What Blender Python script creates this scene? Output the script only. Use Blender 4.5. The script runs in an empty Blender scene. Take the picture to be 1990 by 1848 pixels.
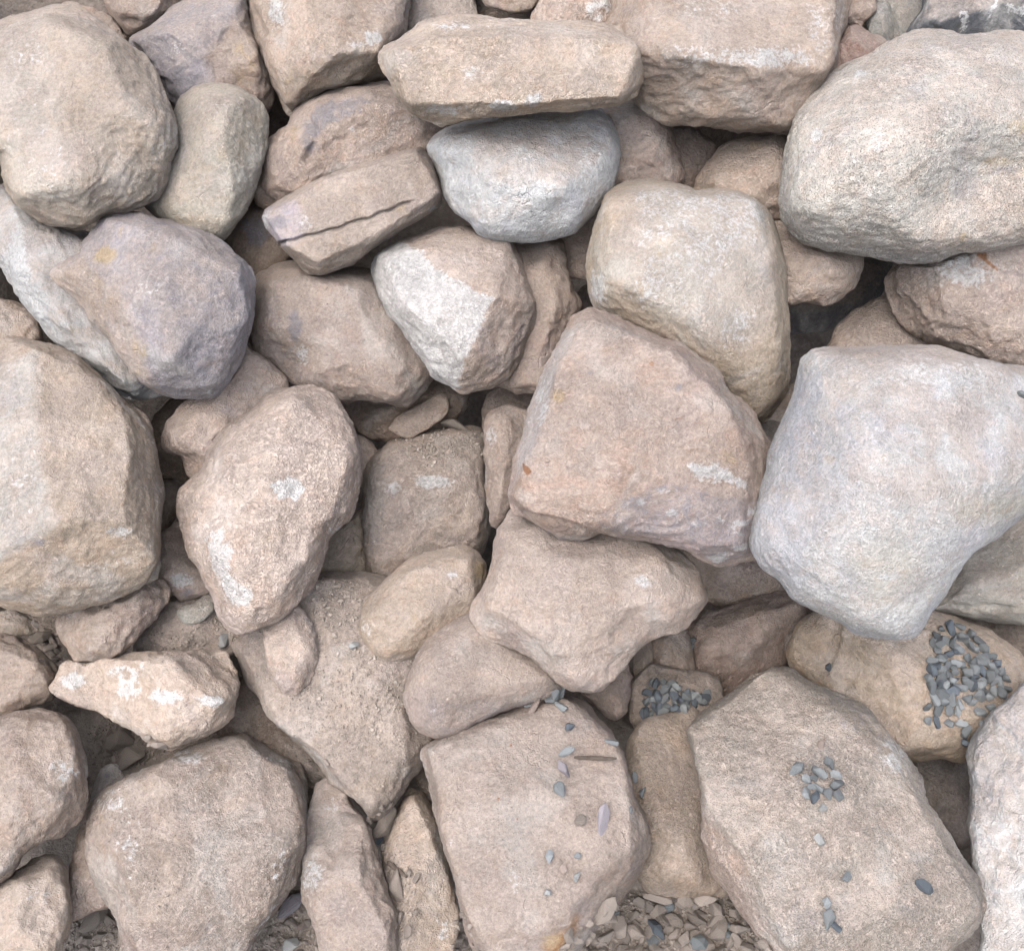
import bpy, bmesh, math, random
import numpy as np
from mathutils import Vector, Matrix, Euler

# ------------------------------------------------------------------ camera, sky, sun, exposure
scene = bpy.context.scene
COL = scene.collection
PITCH = math.radians(52.0)
HFOV = math.radians(50.0)
CAM = np.array([0.0, 0.0, 1.6])
cam_data = bpy.data.cameras.new("camera")
cam_data.sensor_fit = 'HORIZONTAL'
cam_data.angle = HFOV
cam_data.clip_start = 0.05
cam_data.clip_end = 200.0
cam = bpy.data.objects.new("camera", cam_data)
cam.location = CAM
cam.rotation_euler = (math.pi / 2 - PITCH, 0, 0)
COL.objects.link(cam)
scene.camera = cam

SUN_EL, SUN_AZ = math.radians(66), math.radians(222)      # azimuth measured from +Y towards +X
world = bpy.data.worlds.new("World")
scene.world = world
world.use_nodes = True
wn = world.node_tree
bg = wn.nodes["Background"]
sky = wn.nodes.new("ShaderNodeTexSky")
sky.sky_type = 'NISHITA'
sky.sun_disc = False
sky.sun_elevation = SUN_EL
sky.sun_rotation = SUN_AZ
sky.air_density = 1.0
sky.dust_density = 4.0
sky.ozone_density = 1.0
hsv = wn.nodes.new("ShaderNodeHueSaturation")
hsv.inputs["Saturation"].default_value = 0.55
wn.links.new(sky.outputs["Color"], hsv.inputs["Color"])
wn.links.new(hsv.outputs["Color"], bg.inputs["Color"])
bg.inputs["Strength"].default_value = 0.15

sun_data = bpy.data.lights.new("sun", 'SUN')
sun_data.energy = 0.75
sun_data.angle = math.radians(80)
sun_data.color = (1.0, 0.985, 0.965)
sun = bpy.data.objects.new("sun", sun_data)
sdir = Vector((math.sin(SUN_AZ) * math.cos(SUN_EL), math.cos(SUN_AZ) * math.cos(SUN_EL), math.sin(SUN_EL)))
sun.rotation_euler = sdir.to_track_quat('Z', 'Y').to_euler()
sun.location = (0, 0, 8)
COL.objects.link(sun)

scene.view_settings.view_transform = 'Standard'
scene.view_settings.look = 'None'
scene.view_settings.gamma = 1.0
scene.view_settings.use_curve_mapping = False
scene.view_settings.exposure = 2.15

rng = np.random.RandomState(11)
random.seed(5)

# ------------------------------------------------------------------ geometry of the slope
W0, H0 = 1990.0, 1848.0
K = 2 * math.tan(HFOV / 2) / W0
S0 = 1.8 * K
FWD = np.array([0, math.cos(PITCH), -math.sin(PITCH)])
UP = np.array([0, math.sin(PITCH), math.cos(PITCH)])
RIGHT = np.array([1.0, 0, 0])
_pc = np.polyfit([0, .25, .5, .75, 1], [1.83, 1.81, 1.78, 1.70, 1.57], 3)


def depth_nom(y):
    v = y / H0
    vc = min(max(v, -0.05), 1.05)
    d = np.polyval(_pc, vc)
    return d + np.polyval(np.polyder(_pc), vc) * (v - vc)


def ray(x, y):
    return FWD + (x - W0 / 2) * K * RIGHT - (y - H0 / 2) * K * UP


def at(x, y, d):
    return CAM + d * ray(x, y)


# ------------------------------------------------------------------ vectorised gradient noise
_perm = rng.permutation(256)
_perm = np.concatenate([_perm, _perm, _perm])
_grad = rng.normal(size=(256, 3))
_grad /= np.linalg.norm(_grad, axis=1)[:, None]


def perlin(p):
    i = np.floor(p).astype(int)
    f = p - i
    w = f * f * f * (f * (f * 6 - 15) + 10)
    i &= 255
    out = 0
    for dx in (0, 1):
        for dy in (0, 1):
            for dz in (0, 1):
                h = _perm[_perm[_perm[i[:, 0] + dx] + i[:, 1] + dy] + i[:, 2] + dz]
                g = _grad[h]
                dot = (g * (f - (dx, dy, dz))).sum(1)
                ww = (w[:, 0] if dx else 1 - w[:, 0]) * (w[:, 1] if dy else 1 - w[:, 1]) * (w[:, 2] if dz else 1 - w[:, 2])
                out = out + dot * ww
    return out


def dents(p):
    """Squared distance to the nearest of jittered lattice points: shallow bowls that meet in crisp edges, like fractured stone."""
    i0 = np.floor(p).astype(int)
    best = np.full(len(p), 9.0)
    for dx in (-1, 0, 1):
        for dy in (-1, 0, 1):
            for dz in (-1, 0, 1):
                c = i0 + (dx, dy, dz)
                m = c & 255
                h = _perm[_perm[_perm[m[:, 0]] + m[:, 1]] + m[:, 2]]
                q = c + .5 + .42 * _grad[h]
                best = np.minimum(best, ((p - q) ** 2).sum(1))
    return best


# ------------------------------------------------------------------ materials
def mat_new(name):
    m = bpy.data.materials.new(name)
    m.use_nodes = True
    nt = m.node_tree
    b = nt.nodes["Principled BSDF"]
    b.inputs["Roughness"].default_value = 0.95
    b.inputs["Specular IOR Level"].default_value = 0.15
    return m, nt, b


class NT:
    def __init__(s, nt):
        s.nt = nt

    def n(s, t, **kw):
        x = s.nt.nodes.new(t)
        for k, v in kw.items():
            setattr(x, k, v)
        return x

    def link(s, a, b):
        s.nt.links.new(a, b)

    def put(s, sock, v):
        if hasattr(v, "is_output"):
            s.link(v, sock)
        else:
            sock.default_value = v

    def noise(s, vec, scale, detail=4, rough=.55, dist=0.0):
        x = s.n("ShaderNodeTexNoise")
        s.link(vec, x.inputs["Vector"])
        x.inputs["Scale"].default_value = scale
        x.inputs["Detail"].default_value = detail
        x.inputs["Roughness"].default_value = rough
        x.inputs["Distortion"].default_value = dist
        return x.outputs["Fac"]

    def math(s, op, a, b=0.0, c=0.0, clamp=False):
        x = s.n("ShaderNodeMath", operation=op, use_clamp=clamp)
        s.put(x.inputs[0], a); s.put(x.inputs[1], b); s.put(x.inputs[2], c)
        return x.outputs[0]

    def ramp(s, v, a, b, lo=0.0, hi=1.0, smooth=True):
        x = s.n("ShaderNodeMapRange", interpolation_type='SMOOTHSTEP' if smooth else 'LINEAR')
        s.put(x.inputs[0], v)
        x.inputs[1].default_value = a; x.inputs[2].default_value = b
        x.inputs[3].default_value = lo; x.inputs[4].default_value = hi
        return x.outputs[0]

    def mix(s, f, a, b, mode='MIX'):
        x = s.n("ShaderNodeMix", data_type='RGBA', blend_type=mode)
        s.put(x.inputs[0], f)
        s.put(x.inputs[6], a if hasattr(a, "is_output") else (*a, 1))
        s.put(x.inputs[7], b if hasattr(b, "is_output") else (*b, 1))
        return x.outputs[2]

    def scale(s, c, f):
        x = s.n("ShaderNodeVectorMath", operation='SCALE')
        s.link(c, x.inputs[0]); s.put(x.inputs["Scale"], f)
        return x.outputs[0]

    def coords(s):
        tc = s.n("ShaderNodeTexCoord"); oi = s.n("ShaderNodeObjectInfo")
        v = s.n("ShaderNodeVectorMath", operation='MULTIPLY_ADD')
        cx = s.n("ShaderNodeCombineXYZ")
        for k in range(3):
            s.link(oi.outputs["Random"], cx.inputs[k])
        s.link(cx.outputs[0], v.inputs[0])
        v.inputs[1].default_value = (37, 91, 53)
        s.link(tc.outputs["Object"], v.inputs[2])
        return v.outputs[0], oi.outputs["Random"]


ALBEDO = .66        # dusty stone as it is, before the exposure lifts it


def rock_material():
    m, nt, b = mat_new("weathered_sandstone")
    g = NT(nt)
    co, rnd = g.coords()
    base = g.n("ShaderNodeAttribute", attribute_name="base_tone")
    marks = g.n("ShaderNodeAttribute", attribute_name="marks")
    sep = g.n("ShaderNodeSeparateColor"); g.link(marks.outputs["Color"], sep.inputs[0])
    mw, mg, mo = sep.outputs[0], sep.outputs[1], sep.outputs[2]
    mr = marks.outputs["Alpha"]
    speck = base.outputs["Alpha"]
    co_f = g.scale(co, g.math('MULTIPLY_ADD', g.math('FRACT', g.math('MULTIPLY', rnd, 17.3)), .9, .6))
    gr_amt = g.math('MULTIPLY_ADD', g.math('FRACT', g.math('MULTIPLY', rnd, 41.7)), .9, .25)
    gr_amt = g.math('MULTIPLY', gr_amt, g.ramp(g.noise(co, 13, 4, .6), .38, .62, .25, 1.15))
    n_low = g.noise(co, 5.0, 3)
    n_mid = g.noise(co, 20.0, 8, .65, .4)
    n_mid2 = g.noise(co, 31.0, 8, .68, .8)
    n_fine = g.noise(co_f, 130.0, 6, .7, .3)
    n_pat = g.noise(co, 44.0, 8, .72, .7)
    n_pat2 = g.noise(co, 36.0, 8, .74, .9)
    n_worm = g.noise(co_f, 165.0, 3, .6, 1.6)
    n_grain = g.noise(co, 520.0, 2, .6)
    n_crust = g.noise(co_f, 290.0, 3, .65, 1.2)
    col = base.outputs["Color"]
    # broad tone drift
    col = g.scale(col, g.ramp(n_low, .3, .7, .88, 1.1))
    warm = g.mix(1.0, col, (1.05, .975, .93), 'MULTIPLY')
    col = g.mix(g.ramp(n_mid2, .46, .62, 0, .75), col, warm)
    cool = g.mix(1.0, col, (.93, .94, 1.0), 'MULTIPLY')
    col = g.mix(g.ramp(g.noise(co, 11, 6, .6), .5, .68, 0, .8), col, cool)
    # broad faint weathering: chalky, ochre and violet-grey drifts
    col = g.mix(g.ramp(g.noise(co, 7.0, 7, .66, .6), .52, .66, 0, .5), col, (.55, .525, .495))
    co_b = g.scale(co, 1.37)
    col = g.mix(g.ramp(g.noise(co_b, 6.5, 7, .68, .8), .55, .70, 0, .42), col, (.46, .378, .308))
    co_c = g.scale(co, .83)
    col = g.mix(g.ramp(g.noise(co_c, 9.0, 7, .68, .8), .58, .72, 0, .42), col, (.33, .30, .305))
    # settled dust on faces that look up
    geo = g.n("ShaderNodeNewGeometry")
    sx = g.n("ShaderNodeSeparateXYZ"); g.link(geo.outputs["Normal"], sx.inputs[0])
    up = g.ramp(sx.outputs[2], .35, .95)
    dust = g.math('MULTIPLY', up, g.ramp(g.math('ADD', n_mid, g.math('MULTIPLY', n_fine, .35)), .5, .8, .1, .7))
    col = g.mix(dust, col, (.43, .365, .32))
    # pale crust patches
    wv = g.math('ADD', g.math('MULTIPLY_ADD', n_mid, .45, g.math('MULTIPLY', n_pat, .55)), g.math('MULTIPLY', g.math('SUBTRACT', n_fine, .5), .75))
    wv = g.math('MULTIPLY_ADD', mw, .5, wv)
    col = g.mix(g.ramp(wv, .66, .80, 0, .75), col, (.565, .56, .55))
    # grey-violet stains
    gv = g.math('ADD', n_pat2, g.math('MULTIPLY', g.math('SUBTRACT', n_fine, .5), .5))
    gv = g.math('MULTIPLY_ADD', mg, .5, gv)
    col = g.mix(g.ramp(gv, .70, .93, 0, .8), col, (.25, .235, .25))
    # ochre and rust
    ov = g.math('MULTIPLY_ADD', mo, .5, n_pat2)
    col = g.mix(g.ramp(ov, .68, .95, 0, .75), col, (.46, .36, .235))
    rv = g.math('MULTIPLY_ADD', mr, .75, g.math('MULTIPLY', n_mid2, .8))
    col = g.mix(g.ramp(rv, .8, 1.0, 0, .85), col, (.29, .15, .085))
    # mottling + grains
    col = g.scale(col, g.ramp(n_fine, .3, .7, .80, 1.15))
    sp = g.math('MULTIPLY', g.ramp(n_grain, .33, .48, 1, 0), speck)
    col = g.scale(col, g.math('SUBTRACT', 1.0, g.math('MULTIPLY', sp, .55)))
    col = g.scale(col, g.math('SUBTRACT', 1.02, g.math('MULTIPLY', g.math('MULTIPLY', g.ramp(n_crust, .3, .46, 1, 0), gr_amt), .31)))
    hs_ = g.n("ShaderNodeHueSaturation"); hs_.inputs["Saturation"].default_value = 1.13
    g.link(col, hs_.inputs["Color"])
    col = g.scale(hs_.outputs["Color"], ALBEDO)
    g.link(col, b.inputs["Base Color"])
    # relief
    worm = g.math('ABSOLUTE', g.math('SUBTRACT', n_worm, .5))
    h = g.math('MULTIPLY', n_fine, .9)
    h = g.math('MULTIPLY_ADD', worm, 1.1, h)
    h = g.math('MULTIPLY_ADD', n_mid, 1.3, h)
    h = g.math('MULTIPLY_ADD', n_grain, .22, h)
    h = g.math('MULTIPLY_ADD', g.math('MULTIPLY', g.ramp(n_crust, .36, .56), gr_amt), .6, h)
    vo = g.n("ShaderNodeTexVoronoi", feature='DISTANCE_TO_EDGE')
    wob = g.n("ShaderNodeVectorMath", operation='ADD')
    nz = g.n("ShaderNodeTexNoise"); g.link(co, nz.inputs["Vector"]); nz.inputs["Scale"].default_value = 14; nz.inputs["Detail"].default_value = 5
    g.link(co, wob.inputs[0]); g.link(g.scale(nz.outputs["Color"], .16), wob.inputs[1])
    g.link(wob.outputs[0], vo.inputs["Vector"]); vo.inputs["Scale"].default_value = 6.5
    crack = g.math('MULTIPLY', g.ramp(vo.outputs["Distance"], 0.0, .018, 1, 0), g.ramp(n_mid, .52, .62))
    h = g.math('SUBTRACT', h, g.math('MULTIPLY', crack, .55))
    bp = g.n("ShaderNodeBump")
    bp.inputs["Strength"].default_value = 0.8
    bp.inputs["Distance"].default_value = 0.0105
    g.link(h, bp.inputs["Height"])
    g.link(bp.outputs[0], b.inputs["Normal"])
    return m


def simple_material(name, c1, c2, scale, bump=.003, bscale=None, rough=.95):
    m, nt, b = mat_new(name)
    b.inputs["Roughness"].default_value = rough
    g = NT(nt)
    co, rnd = g.coords()
    n1 = g.noise(co, scale, 6, .65)
    n2 = g.noise(co, scale * 6, 5, .7)
    col = g.mix(g.ramp(n1, .35, .65), c1, c2)
    col = g.scale(col, g.ramp(n2, .3, .7, .78, 1.2))
    col = g.scale(col, g.math('MULTIPLY_ADD', rnd, .4 * ALBEDO, .55 * ALBEDO))
    g.link(col, b.inputs["Base Color"])
    bp = g.n("ShaderNodeBump")
    bp.inputs["Strength"].default_value = .7
    bp.inputs["Distance"].default_value = bump
    g.link(g.noise(co, bscale or scale * 4, 6, .7), bp.inputs["Height"])
    g.link(bp.outputs[0], b.inputs["Normal"])
    return m


ROCK = rock_material()
SOIL = simple_material("dry_brown_soil", (.26, .215, .185), (.345, .295, .255), 14, .012, 90)
CRUMB = simple_material("soil_crumb", (.27, .23, .195), (.335, .29, .25), 40, .002, 300)
CLOD = simple_material("earthy_rubble", (.28, .235, .20), (.39, .335, .295), 30, .003, 200)
GRAVEL = [simple_material("crushed_slate_pale", (.22, .235, .24), (.30, .312, .315), 60, .002, 300, .85),
          simple_material("crushed_slate_mid", (.15, .162, .169), (.235, .247, .251), 60, .002, 300, .85),
          simple_material("crushed_slate_dark", (.09, .105, .125), (.16, .18, .20), 60, .002, 300, .8)]
VIOLET = simple_material("violet_chip", (.25, .225, .242), (.33, .30, .318), 60, .002, 300)
PALE = simple_material("pale_chip", (.29, .288, .28), (.37, .366, .355), 60, .002, 300)
REDDISH = simple_material("reddish_chip", (.25, .195, .17), (.33, .27, .235), 60, .002, 300)
WOOD = simple_material("weathered_twig_wood", (.09, .07, .058), (.15, .12, .10), 60, .001, 300)
STRAW = simple_material("dry_straw", (.36, .31, .235), (.44, .385, .30), 60, .001, 300)

# ------------------------------------------------------------------ rock builder
TONE = dict(T=(.45, .37, .32), P=(.455, .383, .336), Y=(.48, .40, .34), W=(.50, .475, .435), L=(.555, .552, .545),
            G=(.345, .32, .325), B=(.30, .24, .195), R=(.33, .265, .23), D=(.335, .287, .25), S=(.12, .127, .135),
            C=(.30, .30, .28), M=(.48, .43, .39))


def parse(s):
    return np.array([[float(q) for q in p.split(',')] for p in s.split()])


def resample_closed(P, n):
    m = len(P)
    pts = []
    for i in range(m):
        p0, p1, p2, p3 = P[i - 1], P[i], P[(i + 1) % m], P[(i + 2) % m]
        # centripetal-ish: tension .4 keeps corners
        t = np.linspace(0, 1, 9)[:-1, None]
        m1, m2 = (p2 - p0) * .27, (p3 - p1) * .27
        pts.append((2 * t**3 - 3 * t**2 + 1) * p1 + (t**3 - 2 * t**2 + t) * m1 + (-2 * t**3 + 3 * t**2) * p2 + (t**3 - t**2) * m2)
    pts = np.concatenate(pts)
    seg = np.linalg.norm(np.roll(pts, -1, 0) - pts, axis=1)
    s = np.concatenate([[0], np.cumsum(seg)])
    tt = np.linspace(0, s[-1], n, endpoint=False)
    closed = np.vstack([pts, pts[:1]])
    return np.stack([np.interp(tt, s, closed[:, 0]), np.interp(tt, s, closed[:, 1])], 1)


def poly_area_centroid(P):
    x, y = P[:, 0], P[:, 1]
    x2, y2 = np.roll(x, -1), np.roll(y, -1)
    c = x * y2 - x2 * y
    a = c.sum() / 2
    return abs(a), np.array([((x + x2) * c).sum() / (6 * a), ((y + y2) * c).sum() / (6 * a)])


def upper_hull(pts):
    n = len(pts)
    i, j, k = np.array([(a, b, c) for a in range(n) for b in range(a + 1, n) for c in range(b + 1, n)]).T
    nrm = np.cross(pts[j] - pts[i], pts[k] - pts[i])
    sgn = np.sign(nrm[:, 2])
    ok = np.abs(nrm[:, 2]) > 1e-3 * np.linalg.norm(nrm, axis=1)
    nrm, i = nrm[ok] * sgn[ok][:, None], i[ok]
    ga, gb = -nrm[:, 0] / nrm[:, 2], -nrm[:, 1] / nrm[:, 2]
    gc = pts[i, 2] - ga * pts[i, 0] - gb * pts[i, 1]
    v = ga[:, None] * pts[:, 0] + gb[:, None] * pts[:, 1] + gc[:, None]
    keep = (v >= pts[:, 2] - 1e-3).all(1)
    pl = np.stack([ga, gb, gc], 1)[keep]
    out = []
    for p in pl:
        if not any(abs(p[0] - q[0]) < .03 and abs(p[1] - q[1]) < .03 and abs(p[2] - q[2]) < 12 + .03 * 1500 for q in out):
            out.append(p)
    return np.array(out)


def inside_poly(P, x, y):
    r = np.zeros(x.shape, bool)
    for a, b in zip(P, np.roll(P, -1, 0)):
        c = ((a[1] > y) != (b[1] > y))
        with np.errstate(divide='ignore', invalid='ignore'):
            xi = (b[0] - a[0]) * (y - a[1]) / (b[1] - a[1]) + a[0]
        r ^= c & (x < xi)
    return r


def dist_polyline(P, x, y, closed=False):
    d = np.full(x.shape, 1e9)
    Q = list(zip(P[:-1], P[1:])) + ([(P[-1], P[0])] if closed else [])
    for a, b in Q:
        ab = b - a
        t = np.clip(((x - a[0]) * ab[0] + (y - a[1]) * ab[1]) / max((ab**2).sum(), 1e-9), 0, 1)
        d = np.minimum(d, np.hypot(x - a[0] - t * ab[0], y - a[1] - t * ab[1]))
    return d


class Rock:
    pass


ROCKS = []


def rock(key, name, label, tone, outline, ridge="", e=0, rh=.28, k=5, soft=.05, back=.6, marks=(), bumps=(), cracks=(),
         speck=.25, rough=1.0, step=4.0, cat=None, group="boulders in the rubble pile", tilt=(0, .15), c=None, hs=1.0, chips=None, frac=None):
    r = Rock()
    r.key, r.name, r.label, r.cat, r.group = key, name, label, cat or name.replace('_', ' '), group
    if isinstance(tone, str):
        t = TONE[tone]
    else:
        gm = sum(tone) / 3
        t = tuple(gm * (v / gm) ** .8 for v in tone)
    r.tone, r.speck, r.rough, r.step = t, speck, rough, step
    P = parse(outline)
    r.P = P
    a, cen = poly_area_centroid(P)
    r.c = np.array(c, float) if c else cen
    r.R = math.sqrt(a / math.pi)
    # narrow width sets the thickness
    w = (P - cen)
    ev = np.linalg.eigvalsh(np.cov(resample_closed(P, 60).T))
    r.Rm = min(r.R, 1.35 * math.sqrt(2 * ev[0]))
    r.rh = rh * r.Rm
    r.k, r.soft, r.back = k * 3.0, soft * .42 * r.Rm, back * r.Rm
    rp = parse(ridge) if ridge.strip() else None
    rim = resample_closed(P, 16)
    if rp is None:
        ring = r.c + (resample_closed(P, 9) - r.c) * .55
        rp = np.vstack([np.column_stack([ring, np.full(9, .30 * r.Rm) * rng.uniform(.75, 1.2, 9)]), [[*r.c, .42 * r.Rm]]])
    else:
        rp = rp.copy()
        rp[:, 2] *= hs * 1.3
    hp = np.vstack([np.column_stack([rim, np.full(16, r.rh)]), np.column_stack([rp[:, :2], rp[:, 2] + r.rh])])
    r.planes = upper_hull(hp)
    r.marks, r.bumps, r.cracks = marks, bumps, cracks
    nchip = chips if chips is not None else rng.randint(2, 5)
    extra = []
    for _ in range(nchip):                                # edges broken off by random flat fractures
        a = rng.uniform(0, 2 * math.pi)
        dv = np.array([math.cos(a), math.sin(a)])
        rho = ((P - r.c) @ dv).max()
        p = r.c + dv * rho * rng.uniform(.70, .9)
        hp_ = (r.planes[:, 0] * p[0] + r.planes[:, 1] * p[1] + r.planes[:, 2]).min() * rng.uniform(.9, 1.0)
        sl = rng.uniform(.45, 1.5)
        g_ = -sl * dv
        extra.append([g_[0], g_[1], hp_ - g_ @ p])
    if extra:
        r.planes = np.vstack([r.planes, extra])
    r.terr = rng.uniform(.3, 1.5)
    r.terr *= .35 + .65 * min(1, (frac if frac is not None else .6) / .6)
    r.frac = frac if frac is not None else rng.uniform(.55, 1.15)
    s_here = depth_nom(r.c[1]) * K
    d1 = (depth_nom(r.c[1] + 50) - depth_nom(r.c[1] - 50)) / 100
    r.tilt = np.array([tilt[0], tilt[1] - d1 / s_here])
    r.e0 = e
    r.e = e
    r.datum = (1.8 - depth_nom(r.c[1])) / S0
    r.seed = rng.uniform(0, 200, 3)
    ROCKS.append(r)
    return r


def hfront(r, x, y, t):
    V = r.planes[:, 0:1] * x + r.planes[:, 1:2] * y + r.planes[:, 2:3]
    m = V.min(0)
    h = m - r.soft * np.log(np.exp(-(V - m) / r.soft).sum(0))
    h = np.maximum(h, r.rh * .4)
    for b in r.bumps:
        bx, by, br, bh = b
        h = h + bh * np.exp(-((x - bx)**2 + (y - by)**2) / br**2)
    f = np.sqrt(np.clip(1 - t**r.k, 0, 1))
    h = h * f
    return h


def rim_tilt(r, x, y):
    return r.tilt[0] * (x - r.c[0]) + r.tilt[1] * (y - r.c[1])


def radial_t(r, x, y, O=None):
    """t parameter of points, from the outline seen from the rock's centre."""
    O = resample_closed(r.P, 180) if O is None else O
    ang = np.arctan2(O[:, 1] - r.c[1], O[:, 0] - r.c[0])
    rad = np.hypot(O[:, 0] - r.c[0], O[:, 1] - r.c[1])
    o = np.argsort(ang)
    a = np.arctan2(y - r.c[1], x - r.c[0])
    rr = np.interp(a, ang[o], rad[o], period=2 * math.pi)
    return np.hypot(x - r.c[0], y - r.c[1]) / rr


def settle(order_note=""):
    """Slide every rock along the line of sight until those drawn later really lie in front of those drawn earlier."""
    G = 7.0
    gx = np.arange(-140, 2140, G); gy = np.arange(-120, 1960, G)
    X, Y = np.meshgrid(gx, gy)
    hs, top = [], np.full(X.shape, -1)
    for n, r in enumerate(ROCKS):
        ins = inside_poly(resample_closed(r.P, 80), X, Y)
        idx = np.nonzero(ins)
        x, y = X[idx], Y[idx]
        t = np.clip(radial_t(r, x, y), 0, 1)
        H = np.full(X.shape, np.nan)
        H[idx] = hfront(r, x, y, t) + rim_tilt(r, x, y) + r.datum
        hs.append(H)
        top[idx] = n
    pairs = []
    for a in range(len(ROCKS)):
        m = top == a
        if not m.any():
            continue
        ys, xs = np.nonzero(m)
        y0, y1, x0, x1 = ys.min(), ys.max() + 1, xs.min(), xs.max() + 1
        mm = m[y0:y1, x0:x1]
        for b in range(a):
            hb = hs[b][y0:y1, x0:x1][mm]
            ok = ~np.isnan(hb)
            if ok.sum() >= 2:
                dlt = hb[ok] - hs[a][y0:y1, x0:x1][mm][ok]
                pairs.append((a, b, np.percentile(dlt, 94) + 14))
    e = np.array([float(r.e0) for r in ROCKS])
    e0 = e.copy()
    size = np.array([r.R for r in ROCKS])
    for it in range(900):
        worst = 0
        for a, b, d in pairs:
            v = d + e[b] - e[a]
            if v > 0:
                wa = size[b] / (size[a] + size[b])
                e[a] += .5 * v * wa
                e[b] -= .5 * v * (1 - wa)
                worst = max(worst, v)
        if it < 600:
            e += (e0 - e) * .01
    for r, v in zip(ROCKS, e):
        r.e = v
    print("SETTLE worst", round(worst, 1), {r.key: int(r.e) for r in ROCKS})


def build_rock(r):
    area, _ = poly_area_centroid(r.P)
    Pd = resample_closed(r.P, 400)
    per = np.linalg.norm(np.roll(Pd, -1, 0) - Pd, axis=1).sum()
    NA = max(40, int(per / r.step))
    O = resample_closed(r.P, NA)
    rm = np.hypot(*(O - r.c).T).mean()
    NF = max(10, int(rm / r.step * 1.25))
    NB = max(6, int(NF * .35))
    u = np.arange(1, NF + 1) / NF
    tf = np.sin(u * math.pi / 2) ** .95
    ub = np.arange(1, NB + 1) / (NB + 1)
    tb = np.cos(ub * math.pi / 2) ** .8
    T = np.concatenate([tf, tb])
    D = O - r.c
    x = (r.c[0] + T[:, None] * D[None, :, 0])
    y = (r.c[1] + T[:, None] * D[None, :, 1])
    t2 = np.broadcast_to(T[:, None], x.shape)
    h = np.empty(x.shape)
    h[:NF] = hfront(r, x[:NF].ravel(), y[:NF].ravel(), t2[:NF].ravel()).reshape(NF, NA)
    h[NF:] = -r.back * np.sqrt(np.clip(1 - t2[NF:]**2.6, 0, 1))
    x, y, h = x.ravel(), y.ravel(), h.ravel()
    ctr_h = hfront(r, r.c[:1], r.c[1:], np.zeros(1))[0]
    x = np.concatenate([[r.c[0]], x, [r.c[0]]]); y = np.concatenate([[r.c[1]], y, [r.c[1]]])
    h = np.concatenate([[ctr_h], h, [-r.back]])
    NR = NF + NB
    a = np.arange(NA); b = (a + 1) % NA
    tris = [np.stack([np.zeros(NA, int), 1 + b, 1 + a], 1)]
    ring = 1 + np.arange(NR - 1)[:, None] * NA
    quads = np.stack([ring + a, ring + b, ring + NA + b, ring + NA + a], -1).reshape(-1, 4)
    last = 1 + (NR - 1) * NA
    tris.append(np.stack([last + a, last + b, np.full(NA, 1 + NR * NA)], 1))
    tris = np.concatenate(tris)
    Q = np.column_stack([x, -y, h])                       # local, in px, right-handed (x right, y up, z to the viewer)

    def normals(Q):
        N = np.zeros_like(Q)
        fn = np.cross(Q[quads[:, 2]] - Q[quads[:, 0]], Q[quads[:, 3]] - Q[quads[:, 1]])
        for c in range(4):
            np.add.at(N, quads[:, c], fn)
        fn = np.cross(Q[tris[:, 1]] - Q[tris[:, 0]], Q[tris[:, 2]] - Q[tris[:, 0]])
        for c in range(3):
            np.add.at(N, tris[:, c], fn)
        return N / np.maximum(np.linalg.norm(N, axis=1), 1e-9)[:, None]

    N = normals(Q)
    out = np.sign((N[:, 2] * np.sign(Q[:, 2] - r.rh * .2)).sum())
    if out < 0:
        N = -N
        quads = quads[:, ::-1]; tris = tris[:, ::-1]
    # weathering: broad undulation, chipped facets, pitting
    s = r.rough
    p = Q + r.seed * 37
    disp = perlin(p / (r.R * .9)) * r.Rm * .032
    disp += perlin(p / (r.R * .38) + 9) * r.Rm * .014
    q = p * (1, 1.0, 1)
    wq = np.stack([perlin(q / 60 + 3), perlin(q / 60 + 23), perlin(q / 60 + 43)], 1) * 16
    disp += r.frac * (dents((q + wq) / (r.R * .55)) - .3) * r.Rm * .105
    disp += r.frac * (dents((q + wq) / (r.R * .2 + 14)) - .3) * min(r.Rm * .05, 6.5)
    disp += s * 3.2 * perlin(q / 46)
    ridged = np.abs(perlin(q / 31 + 17))
    disp += s * 3.6 * (.22 - ridged)
    disp += s * 2.2 * perlin(q / 16 + 31)
    disp += s * 1.7 * perlin(q / 9 + 77)
    tv = perlin(q * (1, 1.5, 1) / 95 + 41) * 3.6 + .8 * perlin(q / 34 + 13)
    fr = tv - np.floor(tv)
    disp += r.terr * min(s, 1.1) * 3.6 * (np.floor(tv) + np.clip(fr / .40, 0, 1) - tv)      # small ledges where layers broke off
    for cr in r.cracks:
        L, wdt, dep = cr
        d = dist_polyline(parse(L), x, y)
        front = Q[:, 2] > 0
        disp -= front * dep * np.exp(-(d / wdt)**2)
    small = min(1.0, r.Rm / 45)
    Q = Q + N * (disp * small)[:, None]
    Q[:, 2] += rim_tilt(r, x, y)
    # to the world
    dc = depth_nom(r.c[1]) - r.e * S0
    sc = dc * K
    C = at(r.c[0], r.c[1], dc)
    tocam = CAM - C
    tocam /= np.linalg.norm(tocam)
    tocam /= np.dot(tocam, -FWD)
    V = ((Q[:, 0] - r.c[0]) * sc)[:, None] * RIGHT + ((Q[:, 1] + r.c[1]) * sc)[:, None] * UP + (Q[:, 2] * sc)[:, None] * tocam
    me = bpy.data.meshes.new(r.name)
    me.from_pydata(V.tolist(), [], tris.tolist() + quads.tolist())
    me.polygons.foreach_set("use_smooth", np.ones(len(me.polygons), bool))
    n = len(V)
    bt = me.attributes.new("base_tone", 'FLOAT_COLOR', 'POINT')
    buf = np.tile(np.array([*r.tone, r.speck], np.float32), (n, 1))
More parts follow.
